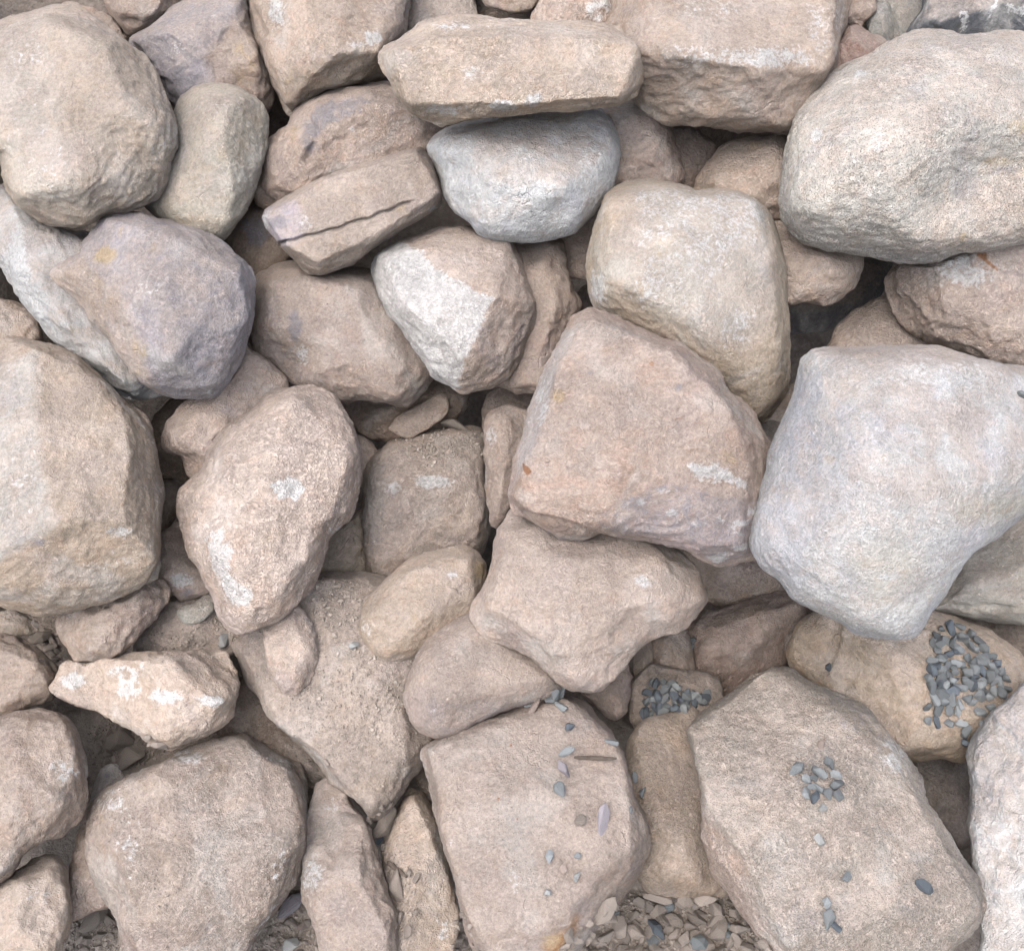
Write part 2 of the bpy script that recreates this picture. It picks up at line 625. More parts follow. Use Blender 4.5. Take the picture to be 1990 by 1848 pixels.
    for m in r.marks:
        if m[0] == 't':
            P = parse(m[1])
            ins = inside_poly(P, x, y)
            d = dist_polyline(P, x, y, True)
            wob = 9 * perlin(Q / 24 + 5) + 5 * perlin(Q / 9 + 2)
            wgt = np.clip(.5 + (np.where(ins, d, -d) + wob) / (m[4] if len(m) > 4 else 20), 0, 1)[:, None] * m[3]
            buf[:, :3] = buf[:, :3] * (1 - wgt) + np.array(m[2]) * wgt
    bt.data.foreach_set("color", buf.ravel())
    mk = np.zeros((n, 4), np.float32)
    for m in r.marks:
        if m[0] == 't':
            continue
        ch = 'wgor'.index(m[0])
        if isinstance(m[1], str):
            P = parse(m[1])
            ins = inside_poly(P, x, y)
            d = dist_polyline(P, x, y, True)
            sd = np.where(ins, d, -d)
            val = np.clip(.5 + sd / min(22, .45 * math.sqrt(poly_area_centroid(P)[0])), 0, 1) * (m[2] if len(m) > 2 else 1)
        else:
            _, bx, by, rx, ry = m[:5]
            d = np.hypot((x - bx) / rx, (y - by) / ry)
            val = np.clip(1.5 - d * 1.1, 0, 1) * (m[5] if len(m) > 5 else 1)
        mk[:, ch] = np.maximum(mk[:, ch], val)
    if any(True for _ in r.marks):
        back = (np.arange(n) > NF * NA)
        mk[back] *= 0
    at_ = me.attributes.new("marks", 'FLOAT_COLOR', 'POINT')
    at_.data.foreach_set("color", mk.ravel())
    me.materials.append(ROCK)
    me.update()
    o = bpy.data.objects.new(r.name, me)
    o.location = C
    COL.objects.link(o)
    o["label"] = r.label
    o["category"] = r.cat
    o["group"] = r.group
    r.obj = o
    return o


# ------------------------------------------------------------------ the rocks, from the deepest to the topmost
# outlines and ridge points are (x, y[, height]) on the face of the pile, one unit is about 0.85 mm
rock('a9', 'rock', "dark dusty rock deep in the gap above the long flat slab", 'B',
     "905,-40 1060,-40 1070,30 1050,75 930,75 900,20", e=-271)
rock('a24', 'boulder', "smooth olive-grey rounded boulder between the slate block and the grey-green sliver", 'C',
     "1690,-120 1830,-120 1845,0 1810,95 1745,105 1722,60 1700,0", frac=0.05, e=-81, k=8, rough=.25, speck=.05)
rock('a25', 'boulder', "dark slate-blue block with white scratches behind the speckled boulder", 'S',
     "1752,110 1765,70 1790,20 1810,-40 1850,-120 2090,-120 2110,80 2000,110 1900,112 1800,112", "1800,20,60 1850,-40,70 2000,-30,80 2050,60,50",
     e=-40, k=9, rough=.7, speck=.2, marks=[('w', "1938,-10 1946,-10 1925,40 1917,40", .75), ('w', "1870,20 1890,14 1878,62 1870,60", .5), ('w', "1958,5 2010,20 2010,34 1950,26", .6)])
rock('a2', 'boulder', "tan stone filling the corner behind the big round-topped boulder", 'T',
     "-100,-100 50,-100 68,0 66,40 0,70 -100,60", e=-81)
rock('a3', 'boulder', "brownish stone wedged between the round-topped boulder and the frame edge", 'T',
     "58,-100 185,-70 196,0 218,30 240,62 262,85 240,120 150,100 70,60 60,10", e=-50)
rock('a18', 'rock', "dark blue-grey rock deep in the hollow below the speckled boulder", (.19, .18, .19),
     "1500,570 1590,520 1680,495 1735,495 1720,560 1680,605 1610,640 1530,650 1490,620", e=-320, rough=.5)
rock('b5', 'rock', "small brown rock above the pale-faced boulder at the frame edge", 'B',
     "-80,590 0,586 42,590 72,620 84,660 60,700 -80,710", e=-81)
rock('b6', 'rock', "dark brown rock with black stains below the egg-shaped stone", 'B',
     "430,450 455,420 480,395 505,382 530,395 560,430 585,500 560,530 520,545 495,560 470,520 440,490", "470,440,25 520,420,35 540,490,30", e=-94,
     marks=[('g', 500, 450, 30, 40, .9), ('g', 470, 430, 20, 25, .7)])
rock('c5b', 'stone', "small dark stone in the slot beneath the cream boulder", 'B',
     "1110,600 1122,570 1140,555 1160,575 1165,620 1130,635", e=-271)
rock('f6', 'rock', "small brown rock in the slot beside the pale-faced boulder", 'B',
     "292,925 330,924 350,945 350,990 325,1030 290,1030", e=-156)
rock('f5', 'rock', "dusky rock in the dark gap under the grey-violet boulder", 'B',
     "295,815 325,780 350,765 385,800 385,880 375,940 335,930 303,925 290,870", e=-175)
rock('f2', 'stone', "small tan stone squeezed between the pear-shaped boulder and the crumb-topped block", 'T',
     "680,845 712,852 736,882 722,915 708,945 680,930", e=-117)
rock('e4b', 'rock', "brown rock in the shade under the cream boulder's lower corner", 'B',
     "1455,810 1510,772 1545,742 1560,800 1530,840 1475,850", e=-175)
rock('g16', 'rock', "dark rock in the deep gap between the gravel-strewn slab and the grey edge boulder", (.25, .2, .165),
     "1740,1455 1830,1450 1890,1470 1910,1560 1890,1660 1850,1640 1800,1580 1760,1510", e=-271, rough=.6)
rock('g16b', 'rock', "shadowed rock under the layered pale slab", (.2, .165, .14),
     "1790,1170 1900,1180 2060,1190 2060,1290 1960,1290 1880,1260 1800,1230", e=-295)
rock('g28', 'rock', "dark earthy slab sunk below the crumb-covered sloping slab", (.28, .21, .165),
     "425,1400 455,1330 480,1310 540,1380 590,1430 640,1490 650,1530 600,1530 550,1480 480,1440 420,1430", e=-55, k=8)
rock('g21', 'rock', "tan block standing behind the crumb-topped boulder at the bottom", 'T',
     "128,1740 138,1680 152,1620 168,1575 190,1565 225,1640 235,1740 200,1765 140,1785", e=-45)
rock('g2', 'rock', "flat earth-coated rock under the tip of the pear-shaped boulder", 'D',
     "262,1255 285,1215 305,1190 330,1160 375,1150 425,1150 470,1200 490,1240 445,1275 380,1285 330,1290 270,1285", e=-40, k=8, rough=1.09)
rock('a4', 'boulder', "warm tan stone at the top between the grey-pink rock and its brownish neighbour", 'T',
     "180,-100 370,-100 365,0 340,30 305,55 275,72 246,64 226,42 206,16 186,-10", "215,-20,30 250,40,40 300,20,50 330,-40,50", e=-25)
rock('a7', 'boulder', "off-white stone peeking out above the long flat slab's end", 'M',
     "782,-80 935,-80 925,0 928,30 925,80 850,90 790,80 786,40 788,5", e=-40)
rock('a8', 'boulder', "yellowish round stone bottom hanging over the dark gap at the top", 'Y',
     "920,-110 1065,-110 1055,-10 1032,18 996,28 962,18 938,0", e=10, marks=[('o', 990, 10, 50, 25, .4)])
rock('a10', 'boulder', "tan stone with a white crusted corner above the long flat slab", 'T',
     "1048,-70 1200,-80 1205,0 1195,45 1180,90 1100,95 1028,60 1034,30 1046,0", e=-20, marks=[('w', 1160, 20, 35, 35, .6)])
rock('a23', 'stone', "thin grey-green stone sliver before the smooth olive-grey boulder", (.36, .36, .33),
     "1690,-30 1712,-20 1728,10 1740,42 1748,66 1740,90 1715,95 1690,70 1682,30", "1705,10,20 1728,60,24", e=-30)
rock('a22', 'stone', "small tan stone above the pink pointed rock", 'T',
     "1610,-60 1712,-60 1703,0 1694,30 1672,48 1650,46 1630,30", e=-20)
rock('a21', 'rock', "pink pointed rock wedged behind the speckled boulder", (.47, .325, .28),
     "1590,160 1615,105 1634,66 1655,45 1682,60 1715,78 1750,100 1720,150 1650,180", "1655,60,40 1680,100,45", e=-20)
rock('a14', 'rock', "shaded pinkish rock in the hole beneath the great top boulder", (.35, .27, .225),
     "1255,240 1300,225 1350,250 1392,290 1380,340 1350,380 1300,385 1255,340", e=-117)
rock('a13', 'boulder', "tan stone with a rounded shoulder tucked under the long slab's end", 'T',
     "1140,215 1200,200 1240,195 1272,196 1296,205 1306,235 1310,270 1322,310 1325,345 1300,375 1200,385 1150,350 1130,280",
     "1200,225,40 1270,220,50 1280,300,45 1200,320,40", e=-30)
rock('a15', 'boulder', "yellow-tan rounded stone half hidden by the speckled boulder", 'Y',
     "1352,375 1358,345 1370,320 1388,300 1420,276 1452,266 1492,262 1540,258 1620,300 1630,400 1560,450 1500,440 1440,420 1380,400",
     "1400,330,50 1470,290,65 1520,340,80 1450,390,60", e=-30, marks=[('o', 1470, 285, 25, 20, .6)])
rock('a5', 'rock', "angular grey-pink rock with a violet face and brown broken side", 'G',
     "255,80 275,60 310,35 345,5 400,-40 475,-40 482,5 492,50 505,90 520,120 532,150 532,195 520,215 490,250 400,260 340,210 300,150",
     "268,76,40 330,66,75 400,62,75 450,25,75 400,110,70 415,160,60 500,130,50 350,180,40", e=-20, soft=.025,
     chips=0, marks=[('t', "400,110 470,20 540,120 540,220 415,175", (.37, .30, .25), .85), ('g', 350, 170, 50, 50, .75), ('o', 470, 120, 40, 70, .5), ('w', 345, 100, 25, 18, .35)], bumps=[(415, 130, 22, -9)])
rock('a19', 'rock', "yellow-tan bulging rock between the cream boulder and the speckled boulder", 'Y',
     "1490,430 1530,430 1570,455 1620,470 1675,485 1678,512 1667,545 1642,575 1602,592 1562,588 1530,592 1490,600 1470,500",
     "1540,500,45 1600,500,55 1640,520,45 1560,570,25", e=-30, marks=[('o', 1560, 520, 60, 30, .35)])
rock('a20', 'rock', "pinkish rock half buried above the big grey-white boulder", 'P',
     "1610,680 1630,630 1660,602 1700,582 1745,572 1800,640 1820,710 1710,740 1610,720", e=-81)
rock('a17', 'boulder', "pinkish-tan boulder with a rust streak under the speckled boulder", 'P',
     "1714,548 1724,522 1750,506 1800,490 1900,450 1990,430 2110,470 2170,600 2110,720 1990,720 1930,705 1870,690 1820,668 1770,642 1745,620 1728,590",
     "1760,540,50 1850,510,75 1980,480,85 1800,600,60 1980,640,60", e=-20, marks=[('r', "1902,482 1925,480 1922,505 1948,528 1940,534 1915,512 1900,505", .95), ('w', 1880, 530, 70, 40, .55), ('w', 1770, 525, 40, 20, .3)])
rock('b2b', 'rock', "smooth brown rock under the violet-stained boulder", (.36, .275, .22),
     "488,335 530,305 610,350 620,390 585,410 530,412 500,398 484,370", e=-40, rough=.6)
rock('c5', 'rock', "brown rock in the slit between the white boulder and the cream boulder", 'T',
     "1080,460 1130,430 1165,398 1190,385 1200,440 1165,490 1148,540 1110,540 1088,520", e=-72)
rock('e7', 'rock', "dusky rounded rock behind the narrow upright stone", (.34, .265, .22),
     "936,805 948,766 975,748 1010,750 1060,750 1070,800 1040,850 980,860 940,845", e=-58, rough=.7)
rock('c7', 'rock', "brown rock beneath the lumpy tan boulder, propping a thin slab", (.37, .28, .22),
     "655,790 700,760 800,720 850,715 905,745 914,765 902,800 882,825 840,850 780,862 735,855 695,842 672,815", "700,790,30 800,770,40 880,770,30", e=-35)
rock('e4', 'stone', "small greyish stone caught between the big tan block and the grey-white boulder", 'M',
     "1460,825 1490,818 1512,820 1540,832 1530,880 1500,910 1470,890", e=-35)
rock('a6', 'boulder', "large yellowish boulder at the top with an overhanging lower face", 'Y',
     "472,-100 640,-120 810,-100 797,0 794,40 787,70 774,108 750,150 702,170 665,172 632,175 600,195 580,205 566,226 553,216 545,190 530,160 515,120 502,85 491,50 482,10",
     "500,-10,50 545,110,70 562,190,35 650,100,130 725,95,120 775,55,75 650,-40,150 770,-40,100", e=0, soft=.03,
     chips=0, marks=[('t', "560,120 650,108 725,100 780,70 790,200 560,240", (.42, .35, .28), .8), ('w', 545, 25, 22, 40, .5), ('w', 715, 70, 18, 14, .8), ('w', 690, 80, 25, 12, .5), ('o', 570, 145, 12, 18, .8), ('o', 680, 90, 60, 30, .35)], bumps=[(665, 125, 26, -14)])  # tint on the lower face paints in the shade of the overhang
rock('b2', 'boulder', "tan boulder with violet-grey stains between the egg-shaped stone and the white boulder", 'T',
     "522,265 540,250 556,244 575,212 600,190 640,172 690,163 760,158 810,190 850,235 870,260 860,300 810,330 700,350 620,372 565,395 530,385 510,360 505,325 514,290",
     "560,260,40 610,225,65 600,300,60 690,190,80 800,220,70 760,280,70 640,340,45", e=-5, soft=.03,
     marks=[('g', "590,235 640,185 730,190 700,225 640,250 610,310 590,290", .75), ('o', 575, 260, 16, 25, .6), ('w', 700, 250, 30, 10, .4)], cracks=[("605,240 620,260 600,310", 7, 8)])
rock('b4', 'boulder', "chalky white ridged boulder on the side of the grey-violet one", 'L',
     "0,352 22,350 42,385 68,415 102,440 142,448 180,455 240,560 300,720 330,760 290,768 246,768 215,746 180,721 150,686 110,666 70,621 40,581 0,511 -70,460 -50,370",
     "20,390,40 48,450,70 60,560,75 100,470,60 150,660,50 240,740,40 170,480,50", e=-10, soft=.03,
     marks=[('w', "0,510 48,430 66,560 130,660 70,622 30,560", .7), ('o', 30, 420, 30, 45, .3), ('g', 130, 470, 30, 20, .4), ('o', 145, 640, 25, 20, .5), ('g', 230, 740, 50, 20, .35)])
rock('a11', 'boulder', "massive boulder at the top with a crusty pale ledge and brown underside", 'Y',
     "1200,-110 1400,-130 1630,-110 1655,-20 1646,20 1636,60 1626,100 1613,150 1592,180 1572,220 1556,254 1520,264 1480,259 1440,256 1390,249 1340,239 1295,240 1250,215 1230,180 1195,120 1175,60 1188,25",
     "1230,100,110 1330,92,150 1460,125,150 1588,125,105 1600,0,110 1300,-80,120 1340,210,60 1520,225,60", e=5, soft=.03, rough=1.09,
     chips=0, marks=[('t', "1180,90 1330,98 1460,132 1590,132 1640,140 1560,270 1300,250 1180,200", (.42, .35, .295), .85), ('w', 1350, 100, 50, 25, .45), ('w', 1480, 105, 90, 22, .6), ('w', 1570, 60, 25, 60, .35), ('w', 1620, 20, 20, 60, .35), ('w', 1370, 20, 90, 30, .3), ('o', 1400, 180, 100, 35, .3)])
rock('c4', 'boulder', "tan stone standing behind the half-white boulder", 'T',
     "950,480 1040,460 1080,456 1097,470 1100,510 1107,545 1122,590 1120,625 1095,660 1070,705 1060,765 985,750 950,745 930,650 940,560",
     "1050,490,45 1080,600,50 1000,600,50 1020,730,35", e=-20, marks=[('o', 1020, 690, 60, 30, .3)])
rock('b1', 'boulder', "egg-shaped pale tan boulder leaning on the round-topped one", (.50, .45, .37),
     "408,158 440,160 470,169 495,186 515,206 524,236 522,275 515,312 502,350 490,385 470,420 452,446 434,465 410,470 380,465 330,440 290,410 280,390 300,350 335,290 338,250 338,215 348,190 375,168",
     "400,200,60 470,215,65 440,300,95 380,330,70 430,400,60 330,390,35", frac=0.12, e=-5, soft=.09, marks=[('w', 460, 350, 40, 50, .25), ('w', 440, 200, 50, 30, .2)])
rock('f9', 'rock', "small yellowish rock in shade beside the pear-shaped boulder", (.40, .33, .245),
     "600,1110 630,1050 675,1015 712,985 716,1060 716,1112 690,1128 645,1128", e=-45)
rock('f1', 'boulder', "blocky brown boulder with loose crumbs on its flat top", (.43, .35, .295),
     "708,925 719,895 738,870 766,848 820,835 890,825 938,828 946,855 948,900 952,960 954,1010 946,1050 930,1080 890,1100 810,1125 755,1135 714,1128 709,1080 706,1000",
     "718,930,45 800,938,75 870,928,75 935,895,45 760,860,40 915,1050,40 740,1100,30 850,1010,60", e=-15, soft=.2, frac=.5,
     chips=0, marks=[('t', "700,930 800,935 870,928 960,880 940,820 740,830", (.40, .335, .285), .7, 40), ('w', 840, 938, 38, 14, .8), ('w', 765, 950, 40, 20, .35)], bumps=[(820, 1000, 60, -12)])
rock('c8', 'stone', "thin flat stone slab resting on the crumb-topped block", (.43, .335, .27),
     "754,832 774,810 808,790 843,771 860,764 871,778 869,800 851,820 821,840 790,852 768,842", "785,825,8 850,785,8", e=-94, rh=.2, k=10, back=.35, rough=.6)
rock('e6', 'stone', "narrow upright stone beside the big tan block", 'T',
     "941,820 955,795 980,786 1012,793 1040,805 1045,850 1030,910 1010,970 995,1000 978,1013 965,1022 955,1016 950,970 946,900 940,850",
     "965,820,30 1000,815,30 985,900,35 970,980,22", e=-10, soft=.08, marks=[('w', 960, 850, 12, 30, .4)])
rock('f4', 'rock', "tan wedge-shaped rock with a knobbly overhanging end", 'T',
     "468,655 490,680 515,695 560,740 560,790 500,850 440,900 400,935 372,932 358,905 350,887 333,883 318,871 314,850 325,825 345,795 360,780 400,758 430,738 452,708",
     "470,680,45 500,760,55 345,840,45 400,800,60 345,868,30 420,850,40", e=-20, soft=.03, bumps=[(365, 905, 22, -14)])
rock('f8', 'stone', "small stone with a chalky tip beneath the pale-faced boulder", 'T',
     "300,1050 345,1012 365,1050 395,1085 425,1125 415,1150 362,1163 340,1156 310,1141 284,1126 298,1110", "340,1060,28 330,1110,28 365,1145,20", e=-20,
     marks=[('w', 352, 1128, 26, 16, .7), ('g', 362, 1150, 16, 12, .6)])
rock('e2', 'flat_rock', "pale layered slab under the big grey-white boulder", (.50, .465, .405),
     "1740,1180 1800,1120 1870,1060 1930,1020 1990,970 2110,990 2140,1190 1995,1213 1930,1206 1870,1196 1800,1186", "1850,1140,50 1990,1060,80 1990,1180,45 1830,1170,25", e=-15, k=7,
     marks=[('g', "1850,1120 1990,1090 1990,1110 1850,1145", .3), ('o', 1930, 1050, 60, 30, .3)], cracks=[("1830,1170 2000,1180", 6, 5), ("1840,1150 2000,1140", 8, 4)])
rock('e3', 'rock', "yellow-tan rock wedged under the scratched corner of the big tan block", 'Y',
     "1330,1070 1390,1050 1470,1050 1515,1100 1545,1147 1500,1166 1440,1183 1400,1179 1368,1166 1345,1125", "1400,1090,40 1480,1110,40 1420,1160,20", e=-20)
rock('g10', 'rock', "reddish-brown rock in shade between the leaning slab and the grey-white boulder", 'R',
     "1325,1215 1370,1185 1430,1170 1500,1155 1565,1145 1590,1190 1560,1250 1520,1290 1480,1310 1440,1340 1405,1360 1375,1362 1354,1332 1344,1290 1334,1250",
     "1365,1230,40 1450,1200,50 1540,1180,45 1400,1310,40", e=-35)
rock('g9', 'stone', "squat brown stone beside the gravel pocket", (.40, .31, .25),
     "1262,1262 1274,1236 1300,1219 1328,1212 1344,1238 1350,1290 1351,1332 1336,1344 1300,1325 1272,1304", "1300,1240,28 1325,1290,28", e=-20)
rock('g8', 'stone', "thin stone flake standing on edge beside the gravel pocket", (.41, .33, .265),
     "1231,1285 1242,1245 1256,1226 1267,1232 1269,1280 1263,1330 1252,1397 1240,1404 1234,1345", "1252,1260,10 1248,1350,10", e=-20, k=8, rough=.6)
rock('g7', 'stone', "tan stone peeping out from beneath the triangular boulder", 'T',
     "1130,1345 1165,1310 1215,1278 1226,1310 1224,1350 1216,1386 1196,1399 1179,1391 1160,1375", "1190,1325,30 1200,1375,25", e=-20)
rock('g11', 'boulder', "smooth tan boulder with a heap of blue-grey gravel on it", (.45, .36, .275),
     "1525,1265 1548,1215 1580,1180 1640,1150 1720,1150 1790,1170 1850,1198 1900,1214 1945,1240 1985,1275 2010,1310 1980,1380 1910,1450 1872,1472 1830,1468 1780,1473 1740,1466 1690,1440 1600,1360 1545,1300",
     "1640,1200,70 1620,1290,60 1800,1215,80 1940,1260,60 1900,1380,70 1760,1440,50 1580,1220,28 1560,1260,22", e=-20, soft=.04, rough=.8,
     cracks=[("1642,1185 1632,1240 1606,1305", 9, 12)], marks=[('g', 1590, 1230, 30, 50, .25)])
rock('gx', 'rock', "brown earthy rock under the gravel pocket", 'D',
     "1225,1330 1260,1290 1330,1300 1400,1320 1410,1390 1340,1430 1260,1430 1225,1400", e=-101, k=8)
rock('g1', 'stone', "rounded brown stone below the pale-faced boulder's base", (.40, .31, .25),
     "109,1218 115,1200 140,1180 200,1160 270,1120 315,1125 332,1147 326,1172 300,1202 276,1232 240,1266 215,1276 180,1282 148,1281 129,1256 114,1236",
     "150,1200,28 220,1180,38 290,1150,30 200,1250,28", e=-15, rough=1.06)
rock('g17', 'rock', "dusty brown rock at the frame edge under a flat flake", (.38, .29, .23),
     "-80,1250 0,1232 40,1238 70,1258 100,1288 114,1312 108,1346 98,1362 60,1374 20,1392 -80,1400", "0,1260,40 60,1280,40 90,1330,25 20,1360,25", e=-20)
rock('g17b', 'stone', "flat pale flake lying on the dusty brown rock", (.42, .35, .28),
     "-30,1195 0,1188 30,1184 56,1204 76,1223 58,1233 30,1236 0,1237 -30,1225", "10,1210,10 45,1215,10", e=-94, rh=.2, k=9, back=.35)
rock('g20', 'boulder', "round tan boulder in the bottom corner below the split-level one", (.44, .36, .295),
     "-20,1725 40,1682 80,1661 110,1655 131,1680 136,1710 143,1750 139,1792 126,1832 100,1880 0,1920 -90,1870 -70,1770", "40,1720,55 110,1700,45 60,1800,70 115,1800,40", e=-15,
     marks=[('w', 70, 1740, 40, 20, .35)])
rock('g19', 'boulder', "large dusty boulder with a slanting side on the frame edge", (.40, .31, .25),
     "-90,1395 0,1386 40,1373 80,1370 121,1376 146,1400 161,1440 171,1480 166,1540 156,1580 120,1611 80,1632 45,1661 20,1692 -30,1730 -110,1710 -130,1540",
     "20,1410,60 120,1400,50 140,1480,50 120,1560,50 30,1560,85 20,1660,40", e=-10, marks=[('w', 120, 1500, 30, 35, .4)])
rock('g23', 'stone', "small grey and yellow shard beside the crumb-topped boulder", (.42, .39, .36),
     "168,1600 174,1560 190,1510 205,1489 226,1485 240,1508 230,1570 200,1610 176,1612", "205,1510,16 190,1570,16", e=-20, marks=[('g', 215, 1510, 20, 30, .6), ('o', 180, 1570, 12, 20, .6)])
rock('g22', 'boulder', "broad crumb-topped boulder near the bottom with pale edges", (.36, .29, .24),
     "168,1585 190,1540 235,1500 290,1480 340,1456 390,1432 450,1419 482,1424 520,1439 560,1459 590,1484 604,1520 606,1560 601,1610 594,1650 588,1690 568,1722 540,1762 500,1812 470,1870 380,1910 270,1900 240,1850 225,1781 200,1731 174,1691 163,1650",
     "220,1560,60 300,1500,75 440,1450,65 560,1500,65 570,1600,70 520,1740,60 300,1760,70 230,1660,60 400,1620,95", e=-5, soft=.06, rough=1.10,
     marks=[('w', 220, 1560, 40, 30, .4), ('w', 370, 1470, 60, 20, .4), ('w', 545, 1480, 40, 25, .4), ('w', 265, 1640, 30, 70, .3), ('w', 540, 1680, 30, 50, .35), ('w', "545,1745 500,1800 480,1840 495,1790 520,1755", .7), ('o', 215, 1580, 25, 30, .3)])
rock('g27', 'stone', "small brown sliver behind the corner of the gravel-dotted slab", (.36, .275, .22),
     "804,1500 815,1476 834,1488 852,1545 852,1570 825,1550", e=-15)
rock('g25', 'stone', "tan stone with soil and chips caught in its hollow", (.42, .335, .265),
     "758,1595 775,1558 795,1522 822,1534 850,1580 868,1650 880,1720 892,1775 884,1825 874,1880 800,1890 768,1855 763,1790 748,1720 740,1650",
     "800,1545,35 835,1620,40 860,1730,35 800,1830,25 770,1620,22", frac=.25, rough=.8, e=-20, soft=.04, marks=[('w', 860, 1800, 20, 40, .45)], bumps=[(780, 1730, 30, -12)])
rock('g24', 'stone', "long pinkish stone standing between the crumb-topped boulder and the hollow stone", 'P',
     "603,1535 610,1508 635,1495 660,1505 690,1560 708,1585 724,1605 729,1640 742,1690 757,1740 772,1790 767,1840 745,1900 660,1920 625,1855 604,1780 589,1722 584,1682 589,1640 599,1580",
     "630,1530,35 680,1590,45 620,1670,40 700,1650,45 720,1760,45 650,1780,50", e=-12, marks=[('w', 610, 1700, 25, 40, .5), ('w', 640, 1560, 20, 25, .35), ('g', 700, 1800, 40, 25, .35)], bumps=[(640, 1640, 22, -9)])
rock('g3', 'flat_rock', "sloping earth-coloured slab strewn with loose crumbs and a flat oval stone", 'D',
     "446,1250 490,1212 530,1180 580,1130 622,1108 690,1110 760,1120 820,1150 870,1250 860,1400 840,1440 818,1476 792,1512 762,1547 726,1580 700,1552 660,1522 620,1482 570,1432 530,1387 490,1337 464,1292",
     "480,1260,40 620,1130,50 800,1200,60 800,1400,60 715,1540,40 700,1300,75 560,1400,45", e=-10, soft=.03, rough=1.06, k=8)
rock('g4', 'stone', "flat oval stone lying on the crumb-strewn sloping slab", 'P',
     "515,1252 512,1225 525,1204 550,1184 571,1171 590,1184 606,1210 616,1245 618,1276 609,1311 596,1331 576,1347 550,1342 530,1312 519,1285",
     "560,1200,18 590,1250,20 570,1310,18 535,1240,14", frac=0.3, e=-94, rh=.25, back=.4)
rock('g2b', 'stone', "small grey-green stone on the earth-coated rock", (.45, .44, .39),
     "344,1191 354,1178 380,1170 400,1154 419,1160 416,1186 395,1206 370,1214 350,1204", "375,1182,12 400,1172,12", e=-94, back=.4, rough=.7)
rock('g12', 'boulder', "brown rounded boulder between the gravel-dotted slab and the leaning slab", (.41, .325, .255),
     "1215,1440 1233,1405 1258,1386 1300,1376 1350,1365 1380,1440 1390,1500 1400,1560 1410,1640 1425,1725 1382,1735 1320,1737 1262,1728 1236,1702 1230,1620 1220,1550 1212,1490",
     "1260,1420,45 1320,1410,55 1330,1560,65 1290,1690,45 1370,1700,40", frac=0.3, e=-15, soft=.08, bumps=[(1290, 1520, 40, -12)])
rock('c6', 'boulder', "lumpy tan boulder with a grey streak under the half-white one", 'P',
     "497,562 505,533 530,518 570,508 620,522 690,515 750,530 800,600 835,670 840,715 825,750 810,772 788,792 740,784 700,777 670,780 640,767 600,752 575,746 545,721 515,691 489,661 486,620",
     "530,550,50 620,550,75 720,580,85 790,680,70 760,760,40 600,700,65 520,640,50", e=-5, soft=.05, rough=1.09,
     marks=[('g', 578, 640, 16, 45, .8), ('w', 590, 690, 18, 30, .4)])
rock('c1', 'flat_rock', "long stone bar split by a dark crack, grey-violet at its end", (.44, .36, .30),
     "512,422 519,405 545,390 580,366 640,340 700,318 760,298 802,284 826,285 841,300 847,330 857,360 861,390 851,405 820,426 760,461 720,486 680,516 640,531 618,535 595,528 574,505 556,490 544,475 528,455 516,440",
     "526,420,45 640,350,55 805,300,55 848,375,45 620,505,45 750,440,60 560,470,50 680,420,65", frac=0.4, e=0, k=8, soft=.03, step=2.6, chips=0,
     cracks=[("546,473 562,466 578,464 598,456 622,453 640,446 661,443 680,433 700,427 718,424 737,413 760,408 776,398 792,394", 2.8, 12)], marks=[('t', "505,420 520,400 580,392 602,440 585,468 545,478 520,450", (.42, .385, .41), .95, 14), ('g', 545, 432, 28, 18, .8), ('w', 520, 425, 12, 25, .5), ('w', 600, 430, 25, 18, .35), ('o', 775, 403, 16, 14, .5), ('w', 838, 405, 14, 8, .6)])
rock('c3', 'boulder', "half-white boulder with a sharp line between its chalky face and tan side", 'P',
     "721,522 730,500 750,480 780,464 820,449 850,439 910,443 960,452 996,463 1007,490 1021,520 1036,560 1046,600 1041,632 1021,671 1001,711 986,731 951,749 901,759 870,746 840,731 824,706 804,676 779,641 750,611 734,581 724,551",
     "740,500,40 830,488,70 955,580,110 905,690,75 980,480,50 1030,590,45 890,745,20 800,600,75", frac=0.4, e=5, soft=.02,
     chips=0, marks=[('w', "715,520 745,480 790,478 826,496 850,530 900,552 956,580 930,630 908,680 895,720 888,765 850,740 800,690 730,600", 1.0), ('g', 790, 590, 16, 50, .3), ('g', 830, 610, 20, 60, .3)])
rock('c2', 'boulder', "rounded white boulder directly under the long flat slab", 'L',
     "829,286 840,265 860,250 900,237 960,226 1050,216 1120,210 1168,208 1191,235 1204,270 1206,300 1201,330 1191,365 1176,390 1156,411 1131,436 1116,451 1080,461 1030,469 980,468 950,466 930,451 914,431 884,411 864,381 857,346 844,321 834,306",
     "868,268,45 1000,250,90 1160,238,65 1110,340,115 960,345,100 1125,438,25 950,440,40 1190,310,40", rough=.7, frac=0.12, e=8, soft=.08, tilt=(0, .25),
     bumps=[(868, 300, 24, 14), (895, 330, 22, -16), (1085, 405, 25, -10)], marks=[('w', 1150, 320, 45, 70, .4), ('o', 1010, 330, 50, 25, .2)])
